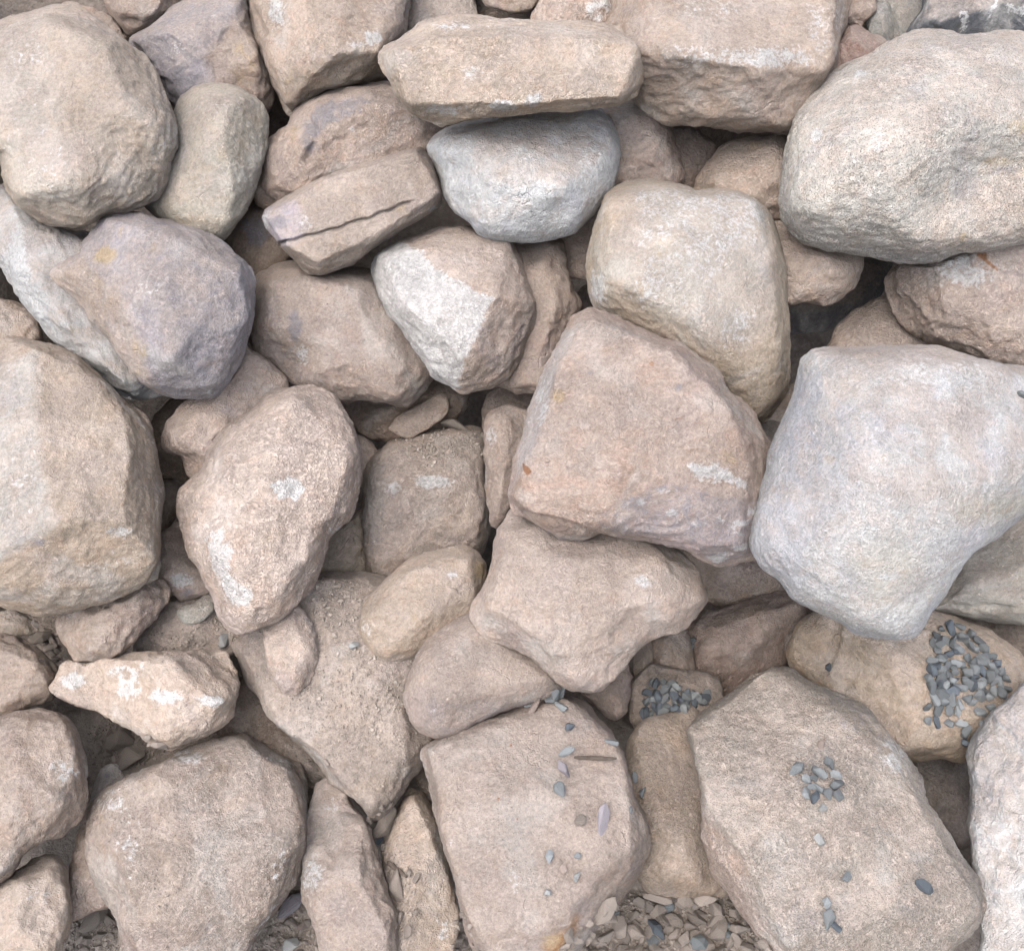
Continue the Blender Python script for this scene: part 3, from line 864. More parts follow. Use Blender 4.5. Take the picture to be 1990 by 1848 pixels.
rock('a12', 'flat_rock', "long flat cream slab lying across the white boulder", (.50, .405, .32),
     "736,106 745,90 775,75 795,62 825,42 860,33 930,29 975,39 1040,41 1100,41 1160,44 1200,51 1231,75 1249,90 1251,130 1246,165 1236,185 1206,201 1150,211 1080,216 1000,221 920,226 900,233 860,243 830,236 800,223 784,200 767,180 761,160 744,140 737,121",
     "775,98,60 900,74,80 1100,74,80 1228,90,60 800,195,55 1000,198,80 1190,185,60", chips=0, frac=0.4, e=25, k=9, soft=.03, rough=1.09,
     cracks=[("840,66 920,70 1010,66 1140,72", 5, 4)],
     marks=[('w', 870, 210, 50, 14, .6), ('w', 980, 200, 30, 14, .75), ('w', 1030, 190, 20, 14, .7), ('w', 920, 145, 30, 15, .4), ('w', 880, 55, 60, 10, .4), ('o', 960, 135, 90, 20, .3), ('o', 900, 225, 60, 8, .5)])
rock('d1', 'boulder', "big cream boulder with white crust patches behind the tan block", (.50, .41, .315),
     "1142,540 1140,500 1149,450 1164,400 1180,370 1210,352 1260,347 1300,351 1330,361 1356,371 1400,365 1441,369 1476,385 1501,415 1516,450 1526,510 1529,570 1531,620 1531,680 1529,740 1516,771 1500,791 1478,810 1420,790 1380,750 1320,700 1240,650 1175,615 1154,597 1144,570",
     "1190,400,70 1290,375,75 1450,400,70 1490,500,75 1500,650,65 1350,500,130 1370,640,110 1200,540,85 1490,770,25", frac=0.2, e=5, soft=.08, k=6, rough=1.06,
     chips=0, marks=[('t', "1230,370 1330,370 1450,380 1490,420 1500,560 1440,650 1330,640 1250,560 1170,560 1160,470 1240,440", (.55, .52, .475), .8, 50), ('w', "1230,370 1330,370 1450,380 1480,420 1480,470 1420,500 1380,560 1330,600 1290,560 1250,520 1250,440", .36), ('w', 1465, 410, 25, 60, .5), ('w', 1170, 560, 25, 40, .55), ('w', 1260, 560, 40, 40, .4), ('w', 1420, 620, 40, 50, .35), ('o', 1290, 490, 25, 30, .5), ('o', 1360, 690, 80, 40, .35)], bumps=[(1350, 365, 25, -12)])
rock('a16', 'boulder', "huge speckled off-white boulder overhanging at the upper side", "W",
     "1517,380 1521,340 1524,300 1534,260 1544,230 1554,210 1564,190 1584,165 1609,145 1639,125 1689,105 1719,85 1749,70 1790,54 1840,54 1870,65 1910,60 1950,51 1990,55 2070,90 2140,180 2160,300 2120,400 2040,465 1990,466 1930,479 1870,486 1830,501 1790,509 1750,506 1700,496 1640,486 1600,481 1560,466 1534,440 1521,420",
     "1580,220,75 1700,140,90 1830,90,70 1980,90,75 1700,300,160 1850,230,165 2000,300,140 1580,400,80 1800,440,90 1960,420,80", frac=0.15, e=20, soft=.08, k=4, speck=1.0, rough=1.10,
     bumps=[(1960, 310, 60, -34), (1890, 350, 55, -30), (1820, 385, 40, -14), (1825, 60, 25, -10)],
     marks=[('t', "2010,300 1900,350 1800,400 1750,470 1850,490 2050,470", (.45, .40, .355), .7, 60), ('w', 1680, 150, 16, 9, .8), ('w', 1610, 265, 14, 14, .7), ('w', 1725, 275, 20, 25, .5), ('o', 1930, 310, 50, 14, .6), ('o', 1960, 250, 25, 20, .6), ('g', 1940, 325, 40, 12, .6), ('o', 1870, 445, 14, 12, .7), ('g', 1790, 460, 30, 12, .35), ('g', 1690, 330, 120, 70, .18)])  # broad tint below the crease is shade put into the colour
rock('b3', 'boulder', "grey-violet angular boulder with an ochre blotch and tan broken side", (.365, .335, .345),
     "204,420 230,411 265,407 300,419 340,431 380,444 416,461 441,474 471,499 491,519 499,540 496,580 486,640 471,681 451,716 431,746 411,766 385,771 340,766 310,759 280,746 259,721 229,681 199,641 169,601 138,571 93,533 128,509 158,494 169,470 189,440",
     "212,432,55 330,470,95 455,530,70 300,590,110 335,682,100 472,622,55 400,755,25 240,560,75 130,530,30 280,735,30 400,600,95", frac=0.7, e=8, soft=.02,
     chips=0, marks=[('t', "85,533 165,505 245,570 265,640 310,760 262,722 165,602", (.42, .36, .315), .95), ('o', 210, 500, 26, 20, .95), ('o', 240, 460, 8, 16, .6), ('o', 300, 487, 10, 14, .5), ('o', 275, 670, 25, 30, .6), ('o', 400, 690, 40, 25, .35),
            ('o', "95,533 165,500 245,570 260,640 300,750 262,722 170,602", .35), ('w', 290, 560, 40, 30, .3), ('g', "300,440 440,500 480,560 420,630 330,670 290,600 280,480", .45), ('w', 404, 755, 6, 14, .7)])
rock('a1', 'boulder', "largest round-topped tan boulder, white streak down one side and dark chipped base", (.47, .395, .32),
     "0,36 60,22 105,6 150,12 190,35 235,70 270,105 300,140 325,180 338,220 346,260 345,290 335,320 325,345 310,375 285,395 250,407 200,417 185,430 165,439 140,442 100,436 65,415 40,395 15,340 0,300 -70,290 -110,180 -80,80",
     "90,60,70 110,340,95 250,260,90 200,110,80 50,380,55 120,395,60 190,410,40 -40,180,60 150,430,8", e=10, soft=.045,
     marks=[('t', "70,30 90,25 95,160 130,270 160,390 60,380 10,290 20,100", (.545, .505, .455), .8, 45), ('w', "70,30 90,25 95,160 130,270 150,390 60,370 10,280 20,100", .2), ('w', 300, 290, 30, 30, .4), ('o', 250, 360, 60, 30, .25), ('o', 90, 420, 60, 14, .5), ('g', 130, 415, 40, 16, .35)],
     bumps=[(165, 175, 40, -14)])
rock('f7', 'boulder', "very large boulder with a pale flat side meeting tan sides at sharp ridges", (.45, .36, .28),
     "0,648 30,645 70,654 110,667 145,684 181,714 216,744 251,784 281,804 294,830 301,870 306,920 313,970 311,1020 309,1095 301,1120 275,1131 240,1151 200,1166 140,1179 80,1184 40,1176 0,1166 -90,1130 -140,950 -110,750",
     "60,680,60 72,820,105 105,1005,140 235,900,100 225,1000,110 225,760,55 290,1080,40 100,1150,45 -60,900,95 -60,1080,90", frac=0.45, e=5, soft=.015,
     chips=0, marks=[('t', "-100,760 60,690 80,700 72,810 80,900 105,1005 0,1080 -100,1080", (.51, .49, .455), .95), ('w', "-100,760 60,690 85,700 75,810 85,900 105,1005 0,1080 -100,1080", .2), ('w', 215, 1025, 28, 12, .6), ('g', 75, 1040, 22, 12, .6), ('w', 200, 1080, 60, 20, .25), ('g', 100, 1000, 25, 12, .4)])
rock('f3', 'boulder', "pear-shaped dusty boulder with a white chip in its middle", 'P',
     "573,741 610,737 641,755 666,785 691,815 701,845 707,880 705,920 696,960 681,1000 661,1026 641,1046 636,1066 619,1106 601,1131 581,1156 566,1176 541,1201 510,1213 470,1221 444,1209 429,1181 419,1151 409,1126 394,1101 369,1081 354,1041 344,1000 347,960 369,930 394,900 399,875 424,845 449,820 489,790 529,755",
     "570,780,60 670,870,60 650,970,65 520,900,85 420,930,60 400,1030,55 480,1080,80 560,1120,55 480,1180,40", e=5, soft=.06, rough=1.04,
     chips=0, marks=[('w', "528,945 560,930 590,948 575,968 540,972", 1.0), ('w', "405,1025 440,1020 470,1060 450,1100 465,1120 500,1130 490,1165 450,1160 430,1110 412,1070", .7), ('o', 523, 1037, 10, 10, .6), ('w', 650, 1030, 25, 12, .5)])
rock('g13', 'flat_rock', "flat dusty slab at the bottom dotted with gravel, rust at its lower edge", (.365, .295, .25),
     "820,1460 840,1434 900,1410 960,1380 1010,1362 1060,1345 1105,1338 1145,1352 1172,1390 1197,1420 1211,1450 1226,1480 1233,1520 1241,1550 1256,1575 1259,1610 1251,1650 1231,1691 1200,1745 1165,1783 1130,1814 1085,1856 980,1870 930,1835 904,1770 889,1700 869,1640 849,1550 834,1500",
     "838,1462,55 885,1680,75 935,1785,65 1065,1778,60 1215,1640,65 1205,1475,55 1100,1365,45 1030,1560,85", e=-5, soft=.03, k=9, rough=1.03,
     chips=0, marks=[('t', "1045,1856 1058,1812 1085,1785 1108,1758 1120,1764 1102,1810 1090,1856", (.34, .22, .14), .85, 14), ('r', 975, 1556, 7, 7, .8), ('r', 995, 1453, 4, 5, .9), ('r', 1008, 1592, 4, 4, .9), ('r', "1060,1820 1085,1790 1105,1760 1115,1765 1095,1800 1075,1845 1050,1850", .75), ('o', 1075, 1810, 35, 35, .7), ('r', 990, 1838, 16, 14, .7), ('w', "822,1470 832,1490 870,1640 895,1710 885,1715 860,1640 830,1530", .55), ('w', 1000, 1700, 25, 30, .3)])
rock('g5', 'stone', "tan oblong stone with an ochre end leaning on the crumb-strewn slab", (.46, .365, .285),
     "699,1222 704,1190 719,1160 749,1125 789,1090 829,1075 880,1064 912,1062 937,1075 947,1100 943,1142 930,1185 915,1215 880,1240 840,1262 800,1276 760,1284 729,1279 709,1250",
     "730,1190,40 800,1110,45 910,1085,40 920,1150,30 820,1200,60 760,1260,25", frac=0.3, e=0, soft=.06,
     chips=0, marks=[('o', 932, 1110, 14, 24, .85), ('o', 850, 1180, 60, 25, .35), ('w', 715, 1215, 14, 20, .4), ('w', 875, 1120, 12, 8, .6), ('o', 805, 1195, 14, 14, .5)])
rock('g6', 'stone', "smooth tan wedge stone leaning against the triangular boulder", 'P',
     "787,1352 794,1310 809,1270 839,1236 879,1205 925,1185 970,1220 1030,1250 1085,1285 1100,1315 1088,1346 1060,1361 1000,1376 950,1391 910,1416 880,1429 850,1433 819,1421 799,1396",
     "830,1290,45 920,1220,45 1060,1320,35 870,1340,65 840,1400,35 960,1340,50", frac=0.3, e=0, soft=.06, rough=.85, marks=[('w', 870, 1290, 30, 30, .3), ('w', 850, 1380, 14, 20, .3)])
rock('e5', 'boulder', "triangular pinkish boulder beneath the big tan block", 'P',
     "990,990 1010,975 1050,980 1100,1000 1180,1010 1260,1025 1300,1050 1332,1090 1361,1130 1373,1165 1351,1191 1320,1211 1280,1226 1230,1266 1211,1291 1171,1326 1140,1334 1110,1331 1080,1311 1050,1291 1010,1266 975,1251 944,1236 917,1186 929,1150 944,1110 959,1060 974,1030",
     "1000,1030,45 960,1180,50 1090,1090,80 1260,1080,65 1350,1160,35 1090,1250,70 1130,1310,30 1220,1180,80", e=5, soft=.04, rough=1.03,
     bumps=[(1275, 1140, 48, 16), (1210, 1210, 35, -12), (1060, 1080, 40, -8)], marks=[('w', 1240, 1130, 16, 16, .5), ('o', 1085, 1230, 20, 20, .35)])
rock('g18', 'stone', "tan stone with white crusted lumps lying in front of the earthy gap", (.44, .35, .28),
     "98,1335 111,1300 128,1285 160,1290 210,1275 270,1268 340,1262 400,1261 441,1263 452,1285 462,1305 461,1330 451,1370 441,1400 426,1415 390,1436 330,1454 305,1441 270,1421 220,1401 190,1386 150,1371 114,1356",
     "135,1310,40 260,1315,60 440,1345,50 350,1280,50 330,1435,25 230,1385,30 420,1280,40", e=8, soft=.04, rough=1.06,
     marks=[('t', "300,1255 450,1255 470,1330 420,1345 300,1310", (.36, .30, .255), .7, 30), ('w', 142, 1322, 26, 18, .75), ('w', 245, 1310, 40, 30, .5), ('w', 250, 1345, 30, 14, .6), ('w', 320, 1352, 36, 16, .65), ('w', 402, 1360, 30, 14, .65), ('o', 118, 1320, 12, 25, .35)])
rock('d2', 'boulder', "big pinkish-tan block in the middle with a grey-violet scratched corner", (.455, .345, .285),
     "1144,595 1170,602 1200,615 1241,632 1291,655 1331,670 1371,700 1401,725 1416,760 1441,775 1466,800 1479,830 1491,860 1496,890 1493,930 1486,980 1479,1020 1463,1055 1466,1076 1430,1081 1390,1086 1355,1076 1330,1061 1280,1051 1240,1041 1200,1033 1160,1036 1130,1045 1100,1043 1070,1026 1030,1001 1004,990 992,965 999,900 1014,850 1024,800 1039,750 1059,710 1074,680 1089,660 1109,620",
     "1140,625,60 1095,720,80 1062,860,85 1012,960,35 1300,700,95 1400,800,85 1440,900,65 1250,900,110 1150,1005,55 1420,1050,40 1060,990,50 1180,800,105", frac=0.5, e=15, soft=.025, rough=1.06,
     chips=0, cracks=[("1030,988 1075,995 1110,1002 1150,1022 1185,1036", 7, 7)], marks=[('w', 1300, 985, 14, 9, .7), ('w', 1348, 1002, 18, 8, .6), ('w', 1425, 1004, 24, 6, .7), ('w', 1290, 945, 30, 7, .6), ('w', 1450, 985, 14, 10, .6), ('r', 1265, 718, 8, 8, .6), ('g', 1312, 762, 9, 9, .9), ('g', 1155, 735, 12, 12, .6), ('t', "1105,640 1120,650 1085,760 1060,880 1010,930 1005,880 1040,760", (.50, .475, .465), .7), ('g', "1150,995 1200,955 1250,945 1290,925 1335,930 1400,955 1475,950 1482,1020 1465,1075 1390,1075 1330,1050 1240,1030 1180,1022", .55), ('t', "1180,1000 1260,960 1340,945 1470,965 1470,1070 1390,1075 1240,1030", (.39, .345, .34), .7, 45),
            ('w', "1330,900 1380,895 1445,930 1440,945 1390,930 1340,925", .7), ('w', "1380,985 1440,1030 1430,1036 1375,995", .6), ('w', 1385, 1065, 24, 10, .8), ('w', 1430, 1050, 24, 10, .7), ('w', 1245, 966, 10, 10, .8),
            ('r', "1030,895 1050,900 1056,912 1046,922 1036,912", .9), ('o', 1095, 775, 18, 16, .8), ('w', 1060, 780, 20, 90, .4), ('o', 1400, 890, 30, 30, .4), ('o', 1150, 1015, 60, 15, .35)], bumps=[(1250, 760, 30, -10)])
rock('e1', 'boulder', "biggest grey-white boulder with a dusty pinkish top ledge", 'L',
     "1549,690 1569,671 1600,667 1640,674 1700,667 1770,664 1830,667 1870,679 1910,694 1990,704 2090,740 2130,850 2070,930 1990,996 1960,1021 1930,1046 1890,1066 1871,1086 1851,1111 1831,1146 1806,1176 1791,1201 1776,1219 1745,1224 1700,1221 1665,1216 1640,1196 1610,1186 1560,1166 1540,1151 1519,1120 1489,1100 1474,1080 1462,1055 1465,1010 1479,960 1492,920 1496,890 1509,840 1524,800 1539,760 1544,720",
     "1595,692,60 1640,712,90 1755,722,115 1900,718,110 1690,860,150 1735,980,155 1650,1090,85 1700,1190,40 1840,1080,65 1950,900,110 1520,1050,45 1560,880,60", rough=.85, frac=0.35, e=20, soft=.08, k=6, speck=.4,
     chips=0, marks=[('t', "1660,1060 1740,1030 1790,1060 1800,1130 1760,1170 1680,1150", (.50, .475, .425), .7, 40), ('t', "1840,965 2000,955 2000,1005 1850,1000", (.53, .49, .41), .6, 30), ('t', "1560,670 1900,650 2100,700 2100,735 1900,722 1760,726 1640,712 1590,690", (.45, .40, .365), .9, 30), ('t', "1540,720 1640,790 1680,870 1650,1000 1600,1070 1560,1180 1440,1060 1490,900", (.425, .43, .45), .8, 60), ('o', "1870,985 1990,975 1990,992 1880,1000", .5), ('o', 1620, 893, 50, 10, .4), ('o', 1730, 890, 25, 14, .35), ('o', 1700, 1125, 60, 25, .3), ('w', "1570,1115 1595,1130 1660,1127 1640,1142 1600,1144 1580,1135", 1.0), ('w', 1735, 1098, 22, 8, .9), ('w', 1830, 740, 120, 35, .4),
            ('g', "1550,740 1640,780 1690,870 1660,980 1600,1060 1540,1120 1475,1060 1500,930", .28), ('w', 1735, 1170, 40, 30, .5), ('o', 1755, 990, 20, 25, .25)], bumps=[(1715, 1020, 40, -6)])
rock('g15', 'boulder', "grey-white boulder on the frame edge beside the leaning slab", 'L',
     "1992,1297 1960,1340 1920,1381 1889,1421 1879,1470 1877,1550 1879,1600 1889,1681 1904,1741 1909,1801 1919,1890 2020,1930 2140,1860 2160,1600 2130,1400 2060,1300",
     "1985,1340,45 1905,1430,45 1990,1440,80 1905,1600,60 1990,1530,115 1990,1700,110 1940,1800,60 2060,1600,100", e=0, soft=.03,
     marks=[('t', "1870,1600 1880,1420 2000,1280 2010,1515 1930,1580", (.39, .39, .40), .9), ('g', "1880,1560 1890,1430 1990,1310 1990,1510 1920,1580", .35), ('o', 1950, 1780, 40, 30, .3), ('w', 1930, 1620, 40, 50, .4)])
rock('g14', 'flat_rock', "long leaning slab with a small cluster of gravel on its speckled top", (.395, .345, .295),
     "1328,1415 1344,1390 1379,1365 1419,1325 1449,1285 1470,1275 1500,1272 1521,1267 1551,1280 1581,1305 1616,1325 1651,1345 1691,1380 1731,1430 1766,1480 1786,1520 1796,1560 1831,1610 1871,1670 1901,1710 1908,1745 1891,1781 1871,1811 1841,1831 1821,1890 1600,1930 1509,1860 1459,1795 1419,1735 1389,1695 1379,1640 1374,1590 1369,1550 1354,1500 1339,1460",
     "1352,1420,65 1392,1560,90 1460,1655,105 1545,1800,85 1490,1290,50 1720,1480,80 1865,1730,60 1600,1550,115 1720,1750,95", e=0, soft=.02, k=8, speck=.7, rough=.9,
     chips=0, marks=[('t', "1325,1440 1380,1560 1450,1655 1510,1765 1560,1870 1440,1800 1360,1650", (.44, .365, .32), .9), ('t', "1600,1320 1660,1345 1710,1420 1640,1450 1595,1400", (.25, .235, .205), .75, 40), ('g', "1610,1330 1660,1350 1700,1400 1660,1440 1600,1420", .45), ('g', 1545, 1580, 30, 30, .35), ('w', 1730, 1480, 40, 60, .45), ('o', 1560, 1720, 150, 120, .15), ('r', 1600, 1445, 8, 16, .6), ('g', 1620, 1820, 30, 30, .4), ('g', 1380, 1480, 90, 60, .15)],
     bumps=[(1480, 1500, 60, -8)])


settle()
for r in ROCKS:
    build_rock(r)
BYKEY = {r.key: r for r in ROCKS}

# ------------------------------------------------------------------ soil under the pile
def build_ground():
    def profile(offs):
        pv = []
        for v in np.linspace(-.25, 1.12, 60):
            off = np.interp(v, [-.3, .55, .75, 1.2], offs)
            p = at(W0 / 2, v * H0, depth_nom(v * H0) + off)
            pv.append((p[1], p[2]))
        pv = np.array(sorted(pv))
        py = np.concatenate([[-30, pv[0, 0] - .3], pv[:, 0], [pv[-1, 0] + .5, pv[-1, 0] + 1.0, 40]])
        pz = np.concatenate([[pv[0, 1], pv[0, 1]], pv[:, 1], [pv[-1, 1] + .2, pv[-1, 1] + .25, pv[-1, 1] + .25]])
        return py, pz
    xs = np.concatenate([-np.geomspace(30, 1.4, 14), np.arange(-1.3, 1.3, .007), np.geomspace(1.4, 30, 14)])
    ys = np.concatenate([-np.geomspace(30, .1, 12), [.1, .2], np.arange(.28, 2.3, .007), np.geomspace(2.4, 40, 14)])
    X, Y = np.meshgrid(xs, ys)
    deep = np.interp(Y, *profile([.46, .40, .16, .09]))          # hollow between the stones
    near = np.interp(Y, *profile([-.02, .0, .03, .06]))          # soil raised out of view to keep light from getting under the stones
    ss = lambda a, b, v: np.clip((v - a) / (b - a), 0, 1) ** 2 * (3 - 2 * np.clip((v - a) / (b - a), 0, 1))
    top_y = at(W0 / 2, -140, depth_nom(-140))[1]
    w = np.maximum(ss(.86, 1.02, np.abs(X)), ss(top_y - .02, top_y + .14, Y))
    Z = deep * (1 - w) + near * w
    Z = Z - (1 - w) * ss(.40, .56, X) * ss(.55, .75, Y) * .16      # a deeper hole on one side of the pile
    p = np.column_stack([X.ravel(), Y.ravel(), Z.ravel()])
    Z = Z.ravel() + .03 * perlin(p * 6 + 3) + .012 * perlin(p * 22 + 50) + .007 * np.abs(perlin(p * 55 + 90)) + .004 * perlin(p * 110 + 20)
    V = np.column_stack([X.ravel(), Y.ravel(), Z])
    nx, ny = len(xs), len(ys)
    i = (np.arange(ny - 1)[:, None] * nx + np.arange(nx - 1)).ravel()
    F = np.stack([i, i + 1, i + nx + 1, i + nx], 1)
    me = bpy.data.meshes.new("ground")
    me.from_pydata(V.tolist(), [], F.tolist())
    me.polygons.foreach_set("use_smooth", np.ones(len(me.polygons), bool))
    me.materials.append(SOIL)
    o = bpy.data.objects.new("ground", me)
    COL.objects.link(o)
    o["kind"] = "structure"
    o["label"] = "dry brown soil under the stone pile"
    return o


GROUND = build_ground()
bpy.context.view_layer.update()
DG = bpy.context.evaluated_depsgraph_get()


def hit(x, y):
    d = Vector(ray(x, y)); d.normalize()
    ok, loc, nrm, idx, ob, _ = scene.ray_cast(DG, Vector(CAM), d)
    return (loc, nrm, ob.original) if ok else None


# ------------------------------------------------------------------ small stones
def chip_mesh(name, seed, flat=.7, npts=13, sub=True, mat=None):
    rs = random.Random(seed)
    bm = bmesh.new()
    for _ in range(npts):
        v = Vector((rs.gauss(0, 1), rs.gauss(0, 1), rs.gauss(0, 1))).normalized() * rs.uniform(.82, 1.0)
        v.x *= 1.0; v.y *= rs.uniform(.72, .8); v.z *= flat * .8
        bm.verts.new(v)
    res = bmesh.ops.convex_hull(bm, input=bm.verts[:])
    bmesh.ops.delete(bm, geom=[g for g in res["geom_interior"] if isinstance(g, bmesh.types.BMVert)], context='VERTS')
    if sub:
        bmesh.ops.bevel(bm, geom=bm.edges[:] + bm.verts[:], offset=.07, segments=2, affect='EDGES', clamp_overlap=True)
    bmesh.ops.recalc_face_normals(bm, faces=bm.faces[:])
    me = bpy.data.meshes.new(name)
    bm.to_mesh(me); bm.free()
    if mat:
        me.materials.append(mat)
    return me


CHIPS = {}


def chips(mat, name):
    if (mat.name, name) not in CHIPS:
        CHIPS[(mat.name, name)] = [chip_mesh(name, 100 + q, [.8, .95, 1.1, .85, 1.0, .75, 1.15][q], mat=mat) for q in range(7)]
    return CHIPS[(mat.name, name)]


def put_chip(name, x, y, dpx, mat, label, cat, group, ang=None, elong=1.0, lift=.42, only=None, z_extra=0.0):
    hh = hit(x, y)
    if hh is None:
        return None
    loc, nrm, ob = hh
    if only and ob not in only:
        return None
    d = (Vector(CAM) - loc).dot(-Vector(FWD))
    rad = abs(d) * K * dpx / 2
    me = random.choice(chips(mat, name))
    o = bpy.data.objects.new(name, me)
    a = random.uniform(0, 6.28) if ang is None else ang
    ax = Vector(math.cos(a) * RIGHT + math.sin(a) * UP)
    ax = (ax - nrm * ax.dot(nrm)).normalized()
    R = Matrix((ax, nrm.cross(ax), nrm)).transposed() @ Euler((random.uniform(-.45, .45), random.uniform(-.45, .45), 0)).to_matrix()
    S = Matrix.Diagonal((rad * elong ** .5 * 1.12, rad / elong ** .5 * 1.2, rad * 1.0))
    S = S * 1.17
    M = (R @ S).to_4x4()
    M.translation = loc + nrm * (rad * lift + z_extra)
    o.matrix_world = M
    COL.objects.link(o)
    o["label"] = label; o["category"] = cat; o["group"] = group
    return o


def in_poly_points(poly, n, mind, tries=40000):
    P = parse(poly)
    lo, hi = P.min(0), P.max(0)
    out = []
    for _ in range(tries):
        if len(out) >= n:
            break
        x, y = random.uniform(lo[0], hi[0]), random.uniform(lo[1], hi[1])
        if not inside_poly(P, np.array([x]), np.array([y]))[0]:
            continue
        if all((x - a)**2 + (y - b)**2 > mind**2 for a, b in out):
            out.append((x, y))
    return out


# ------------------------------------------------------------------ gravel
def obj_of(*keys):
    return {BYKEY[k].obj for k in keys}


def gravel_mat():
    q = random.random()
    return GRAVEL[0] if q < .46 else GRAVEL[1] if q < .92 else GRAVEL[2]


HEAP = "small angular blue-grey gravel stone in the heap on the smooth tan boulder"
polyA = "1816,1220 1870,1214 1915,1260 1945,1306 1962,1330 1945,1350 1900,1366 1840,1370 1806,1358 1805,1310 1811,1250"
for x, y in in_poly_points(polyA, 90, 15):
    put_chip("gravel_stone", x, y, random.uniform(20, 30), gravel_mat(), HEAP, "gravel stone", "gravel heap on the tan boulder", elong=random.uniform(1, 1.5), only=obj_of('g11'))
for x, y in in_poly_points("1795,1372 1830,1374 1868,1384 1870,1410 1830,1412 1800,1400", 11, 17) + in_poly_points("1903,1352 1926,1360 1908,1405 1890,1402", 7, 17) + [(1875, 1419), (1873, 1437)]:
    put_chip("gravel_stone", x, y, random.uniform(19, 27), gravel_mat(), "small blue-grey gravel stone in the loose fringe below the tan boulder's gravel heap", "gravel stone",
             "gravel fringe below the heap", elong=random.uniform(1, 1.5), only=obj_of('g11'))
bpy.context.view_layer.update()
for x, y in in_poly_points("1822,1240 1870,1230 1905,1275 1925,1320 1890,1340 1830,1330 1818,1290", 22, 22):
    put_chip("gravel_stone", x, y, random.uniform(20, 28), gravel_mat(), HEAP, "gravel stone", "gravel heap on the tan boulder", elong=random.uniform(1, 1.4))
for pas in range(2):
    for x, y in in_poly_points("1262,1330 1285,1320 1345,1346 1374,1346 1360,1368 1320,1378 1268,1392 1250,1386", 34 - 12 * pas, 13 + 4 * pas):
        put_chip("gravel_stone", x, y, random.uniform(17, 25), gravel_mat() if random.random() < .6 else GRAVEL[2],
                 "small blue-grey gravel stone in the pocket beside the squat brown stone", "gravel stone",
                 "gravel in the pocket", elong=random.uniform(1, 1.5))
    bpy.context.view_layer.update()


def c22(x, y):
    return 1326.7 + x / 3, 1232 + y / 3


def c12(x, y):
    return 663.3 + x / 3, 1232 + y / 3


GL = "gravel dots on the leaning slab"
for x, y, d, m, el, ang, lab in [
        (655, 795, 30, 1, 1.2, .6, "grainy grey gravel stone at the outer edge of the cluster on the leaning slab"),
        (715, 848, 20, 0, 1.4, 2.2, "tilted grey chip beside the grainy stone of the cluster on the leaning slab"),
        (795, 812, 32, 0, 2.2, 2.2, "long pale gravel splinter at the top of the leaning slab's cluster"),
        (760, 845, 19, 1, 1.0, 0, "little round gravel stone in the middle of the leaning slab's cluster"),
        (858, 766, 24, 1, 1.3, 2.0, "uppermost blue-grey gravel stone of the leaning slab's cluster"),
        (888, 824, 21, 0, 1.4, 2.3, "pale chip just above the biggest stone of the leaning slab's cluster"),
        (893, 880, 29, 1, 1.1, .3, "biggest blocky stone of the leaning slab's cluster"),
        (838, 930, 25, 1, 1.1, 1.4, "faceted blue-grey stone low in the leaning slab's cluster"),
        (750, 896, 21, 1, 1.1, 0, "small bluish stone lying between the pale chips of the cluster"),
        (720, 930, 25, 0, 1.5, 1.2, "white-sided chip on the flank of the leaning slab's cluster"),
        (790, 900, 22, 1, 1.7, 1.8, "narrow grey chip behind the dark stone of the cluster"),
        (767, 968, 28, 2, 1.4, 1.3, "darkest slate stone of the leaning slab's cluster"),
        (910, 945, 24, 1, 1.0, .5, "dusty grey stone beneath the biggest one of the cluster"),
        (810, 1020, 21, 3, 1.0, .5, "almost white pebble at the bottom of the leaning slab's cluster"),
        (792, 1195, 26, 3, 1.3, 2.2, "single pale stone just below the cluster on the leaning slab"),
        (955, 1415, 22, 1, 1.1, .8, "half sunk grey stone on the middle of the leaning slab"),
        (1388, 1462, 36, 2, 1.25, 2.2, "large dark blue stone lying alone on the leaning slab's far side"),
        (832, 1572, 23, 0, 1.1, 1.3, "upper grey stone of the pair low on the leaning slab"),
        (842, 1665, 33, 0, 1.3, 1.3, "larger lower stone of the pair low on the leaning slab"),
        (887, 1705, 22, 2, 1.4, 2.2, "dark chip tucked behind the larger stone of the pair on the slab")]:
    mm = (GRAVEL + [PALE])[m]
    put_chip("gravel_stone", *c22(x, y), d, mm, lab, "gravel stone", GL, ang=ang, elong=el)
put_chip("gravel_stone", *c22(805, 648), 20, REDDISH, "rusty brown chip above the cluster on the leaning slab", "gravel stone", GL, ang=1.5, elong=1.6, lift=.15)
put_chip("gravel_stone", *c22(851, 197), 20, GRAVEL[2], "black stone stuck in the crease of the smooth tan boulder", "gravel stone", "single gravel stones", elong=1.2)
put_chip("gravel_stone", *c22(62, 38), 19, GRAVEL[1], "upper grey pebble squeezed between the squat brown stone and the reddish rock", "gravel stone", "single gravel stones", elong=1.3, ang=0)
put_chip("gravel_stone", *c22(66, 78), 19, GRAVEL[0], "lower grey pebble squeezed between the squat brown stone and the reddish rock", "gravel stone", "single gravel stones", elong=1.2, ang=0)
put_chip("gravel_stone", 1985, 769, 22, GRAVEL[0], "grey pebble lying on the shoulder of the biggest grey-white boulder", "gravel stone", "single gravel stones", elong=2.0, ang=-.3)
GD = "gravel dots on the dusty slab"
